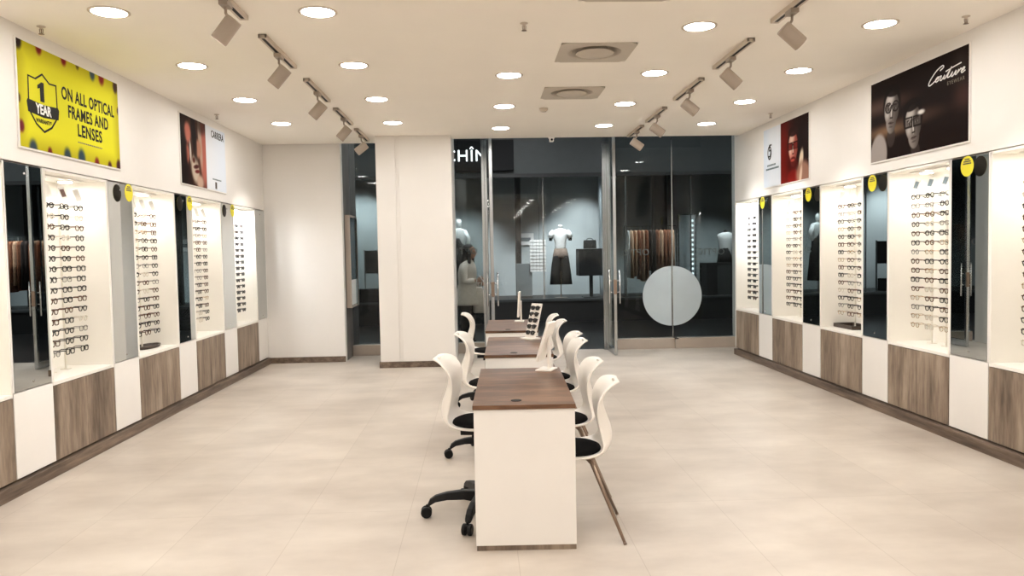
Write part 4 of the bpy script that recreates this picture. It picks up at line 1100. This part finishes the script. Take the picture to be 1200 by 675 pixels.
# head with a face, tilted down to the phone
hd = MB(); secs = []
for z, cx, rx, ry in ((1.475, .055, .045, .045), (1.495, .085, .055, .045), (1.515, .085, .068, .054), (1.545, .075, .082, .064), (1.58, .068, .090, .070), (1.62, .060, .094, .074), (1.655, .052, .090, .072), (1.685, .045, .072, .060), (1.702, .04, .04, .035)):
    secs.append((cx, 0, z, rx, ry))
hd.loft(secs, 20); hd.build('head', 'skin', P, smooth=True, subsurf=1)
b = MB(); b.loft([(.158, 0, 1.545, .018, .015), (.168, 0, 1.555, .018, .013), (.160, 0, 1.585, .012, .008), (.152, 0, 1.60, .006, .006)], 10); b.build('nose', 'skin', P, smooth=True)
for s_ in (-1, 1):
    b = MB(); b.lathe([(.0005, -.01), (.008, -.006), (.010, 0), (.008, .006), (.0005, .01)], 10, (.142, s_*.032, 1.595)); b.build('eye', 'hair', P, smooth=True)
    b = MB(); b.loft([(.06, s_*.072, 1.56, .012, .008), (.06, s_*.078, 1.585, .018, .010), (.058, s_*.078, 1.61, .014, .008)], 10); b.build('ear', 'skin', P, smooth=True)
b = MB(); b.tube([(.143, -.022, 1.518), (.152, 0, 1.520), (.143, .022, 1.518)], .006, 8); b.build('mouth', plain('lips', rgb(150, 84, 76), .5, vary=0), P, smooth=True)
b = MB(); b.loft([(-.06, 0, 1.22, .04, .08), (-.055, 0, 1.35, .055, .095), (-.03, 0, 1.47, .075, .092), (.01, 0, 1.56, .082, .086), (.022, 0, 1.62, .092, .084), (.03, 0, 1.67, .090, .080), (.035, 0, 1.71, .065, .060), (.035, 0, 1.722, .03, .03)], 20); b.build('hair', 'hair', P, smooth=True)
b = MB(); b.tube([(.06, -.082, 1.66), (.085, -.085, 1.56), (.075, -.095, 1.42), (.06, -.10, 1.28)], [.02, .026, .03, .018], 10); b.tube([(.06, .082, 1.66), (.085, .085, 1.56), (.075, .095, 1.42)], [.02, .026, .02], 10); b.build('hair_strand', 'hair', P, smooth=True)
# long coat
b = MB(); b.loft([(0, 0, .70, .215, .235), (0, 0, .74, .21, .232), (.0, 0, .92, .17, .20), (0, 0, 1.08, .145, .175), (.005, 0, 1.25, .150, .190), (.01, 0, 1.36, .125, .195), (.02, 0, 1.42, .085, .125), (.035, 0, 1.455, .062, .068)], 24, 2.2); b.build('coat', 'coat', P, smooth=True)
for s_, (e, w) in ((1, ((.02, .215, 1.09), (.17, .145, 1.045))), (-1, ((.03, -.225, 1.10), (.19, -.155, 1.11)))):
    b = MB(); b.tube([(.01, s_*.15, 1.375), (.01, s_*.195, 1.28), e, ((e[0]+w[0])/2, (e[1]+w[1])/2, (e[2]+w[2])/2-.005), w], [.075, .068, .060, .052, .046], 14); b.build('coat_sleeve', 'coat', P, smooth=True)
for s_, bx in ((1, 0), (-1, -.03)):
    b = MB(); b.loft([(bx-.005, s_*.10, .085, .075, .062), (bx+.01, s_*.098, .30, .078, .072), (bx*.7+.015, s_*.096, .50, .088, .08), (0, s_*.09, .80, .11, .10)], 16); b.build('trouser_leg', 'trouser', P, smooth=True)
    b = MB(); b.loft([(bx+.05, s_*.107, 0, .125, .045), (bx+.05, s_*.107, .02, .13, .048), (bx+.03, s_*.107, .06, .10, .045), (bx+.0, s_*.105, .10, .055, .043)], 16); b.build('shoe', 'black', P, smooth=True)
# hands: palm, four curled fingers, thumb
def hand(wx, wy, wz, s_, parent):
    W0 = Vector((wx, wy, wz)); f = Vector((1, -s_*.15, .05)).normalized(); sd = Vector((0, 0, 1)); dn = Vector((0, -s_, 0))
    b = MB(); b.obox(W0+f*.045, tuple(f*.042), tuple(sd*.036), tuple(dn*.013)); o = b.build('hand', 'skin', parent, bevel=.012, smooth=True)
    q = MB()
    for k in range(4):
        r0 = W0+f*.082+sd*(.027-.018*k); ln_ = (.036, .042, .040, .030)[k]
        p1 = r0+f*ln_; p2 = p1+f*ln_*.25+dn*ln_*.6; p3 = p2-f*ln_*.25+dn*ln_*.35
        q.tube([tuple(r0), tuple(p1), tuple(p2), tuple(p3)], [.0088, .0082, .0076, .006], 8)
    r0 = W0+f*.03+sd*.032; q.tube([tuple(r0), tuple(r0+f*.025+sd*.02+dn*.012), tuple(r0+f*.052+sd*.022+dn*.026)], [.011, .0095, .007], 8)
    q.build('fingers', 'skin', o, smooth=True)
hand(.205, .125, 1.05, 1, P); hand(.225, -.135, 1.12, -1, P)
Rm = Matrix.Translation((-.24, 13.0, 0)) @ Matrix.Rotation(-.35, 4, 'Z')
pp = Rm @ Vector((.31, -.117, 1.135))
t = thing('phone', 'small white phone in the hand of the person outside', 'phone', pp, -.35)
b = MB(); b.obox((0, 0, 0), (.004, 0, .003), (0, .036, 0), (-.045, 0, .06)); b.build('case', 'phone', t, bevel=.004)
b = MB(); b.obox((-.0045, 0, -.003), (.0006, 0, .0004), (0, .032, 0), (-.041, 0, .055)); b.build('screen', 'black', t)
bp = Rm @ Vector((.20, .03, .56))
t = thing('cloth_bag', 'pale cloth bag hanging from the arm of the person outside', 'bag', bp, -.35)
b = MB(); b.loft([(0, 0, 0, .10, .05), (0, 0, .03, .115, .065), (0, 0, .22, .105, .06), (0, 0, .40, .07, .035), (0, .0, .44, .05, .02)], 20, 2.5); b.build('sack', 'coat', t, smooth=True)
b = MB(); b.tube([(-.03, 0, .43), (-.015, .06, .52), (.0, .125, .545), (.02, .09, .52), (.03, 0, .43)], .008, 8); b.build('strap', 'coat', t, smooth=True)

# ------------------------------------------------------------------ camera, world, view
cam = bpy.data.cameras.new('camera'); co = bpy.data.objects.new('camera', cam); COL.objects.link(co)
cam.sensor_width = 36; cam.lens = 27.0; cam.clip_start = .05; cam.clip_end = 100
pit, yaw, rol = .04622, .03952, -.01881
f = Vector((math.sin(yaw)*math.cos(pit), math.cos(yaw)*math.cos(pit), -math.sin(pit)))
r = Vector((math.cos(yaw), -math.sin(yaw), 0)); u = r.cross(f)
r2 = r*math.cos(rol)+u*math.sin(rol); u2 = -r*math.sin(rol)+u*math.cos(rol)
co.matrix_world = basis((0, 0, 1.57), r2, u2, -f)
SC.camera = co
w = bpy.data.worlds.new('world'); SC.world = w; w.use_nodes = True
w.node_tree.nodes['Background'].inputs[0].default_value = (.02, .022, .024, 1); w.node_tree.nodes['Background'].inputs[1].default_value = 1
vs_ = SC.view_settings; vs_.view_transform = 'Standard'; vs_.look = 'None'; vs_.gamma = 1; vs_.use_curve_mapping = False; vs_.exposure = 1.27
cy = SC.cycles; cy.max_bounces = 10; cy.diffuse_bounces = 5; cy.glossy_bounces = 5; cy.transmission_bounces = 6; cy.transparent_max_bounces = 24
cy.caustics_reflective = False; cy.caustics_refractive = False; cy.sample_clamp_indirect = 8; cy.use_denoising = True
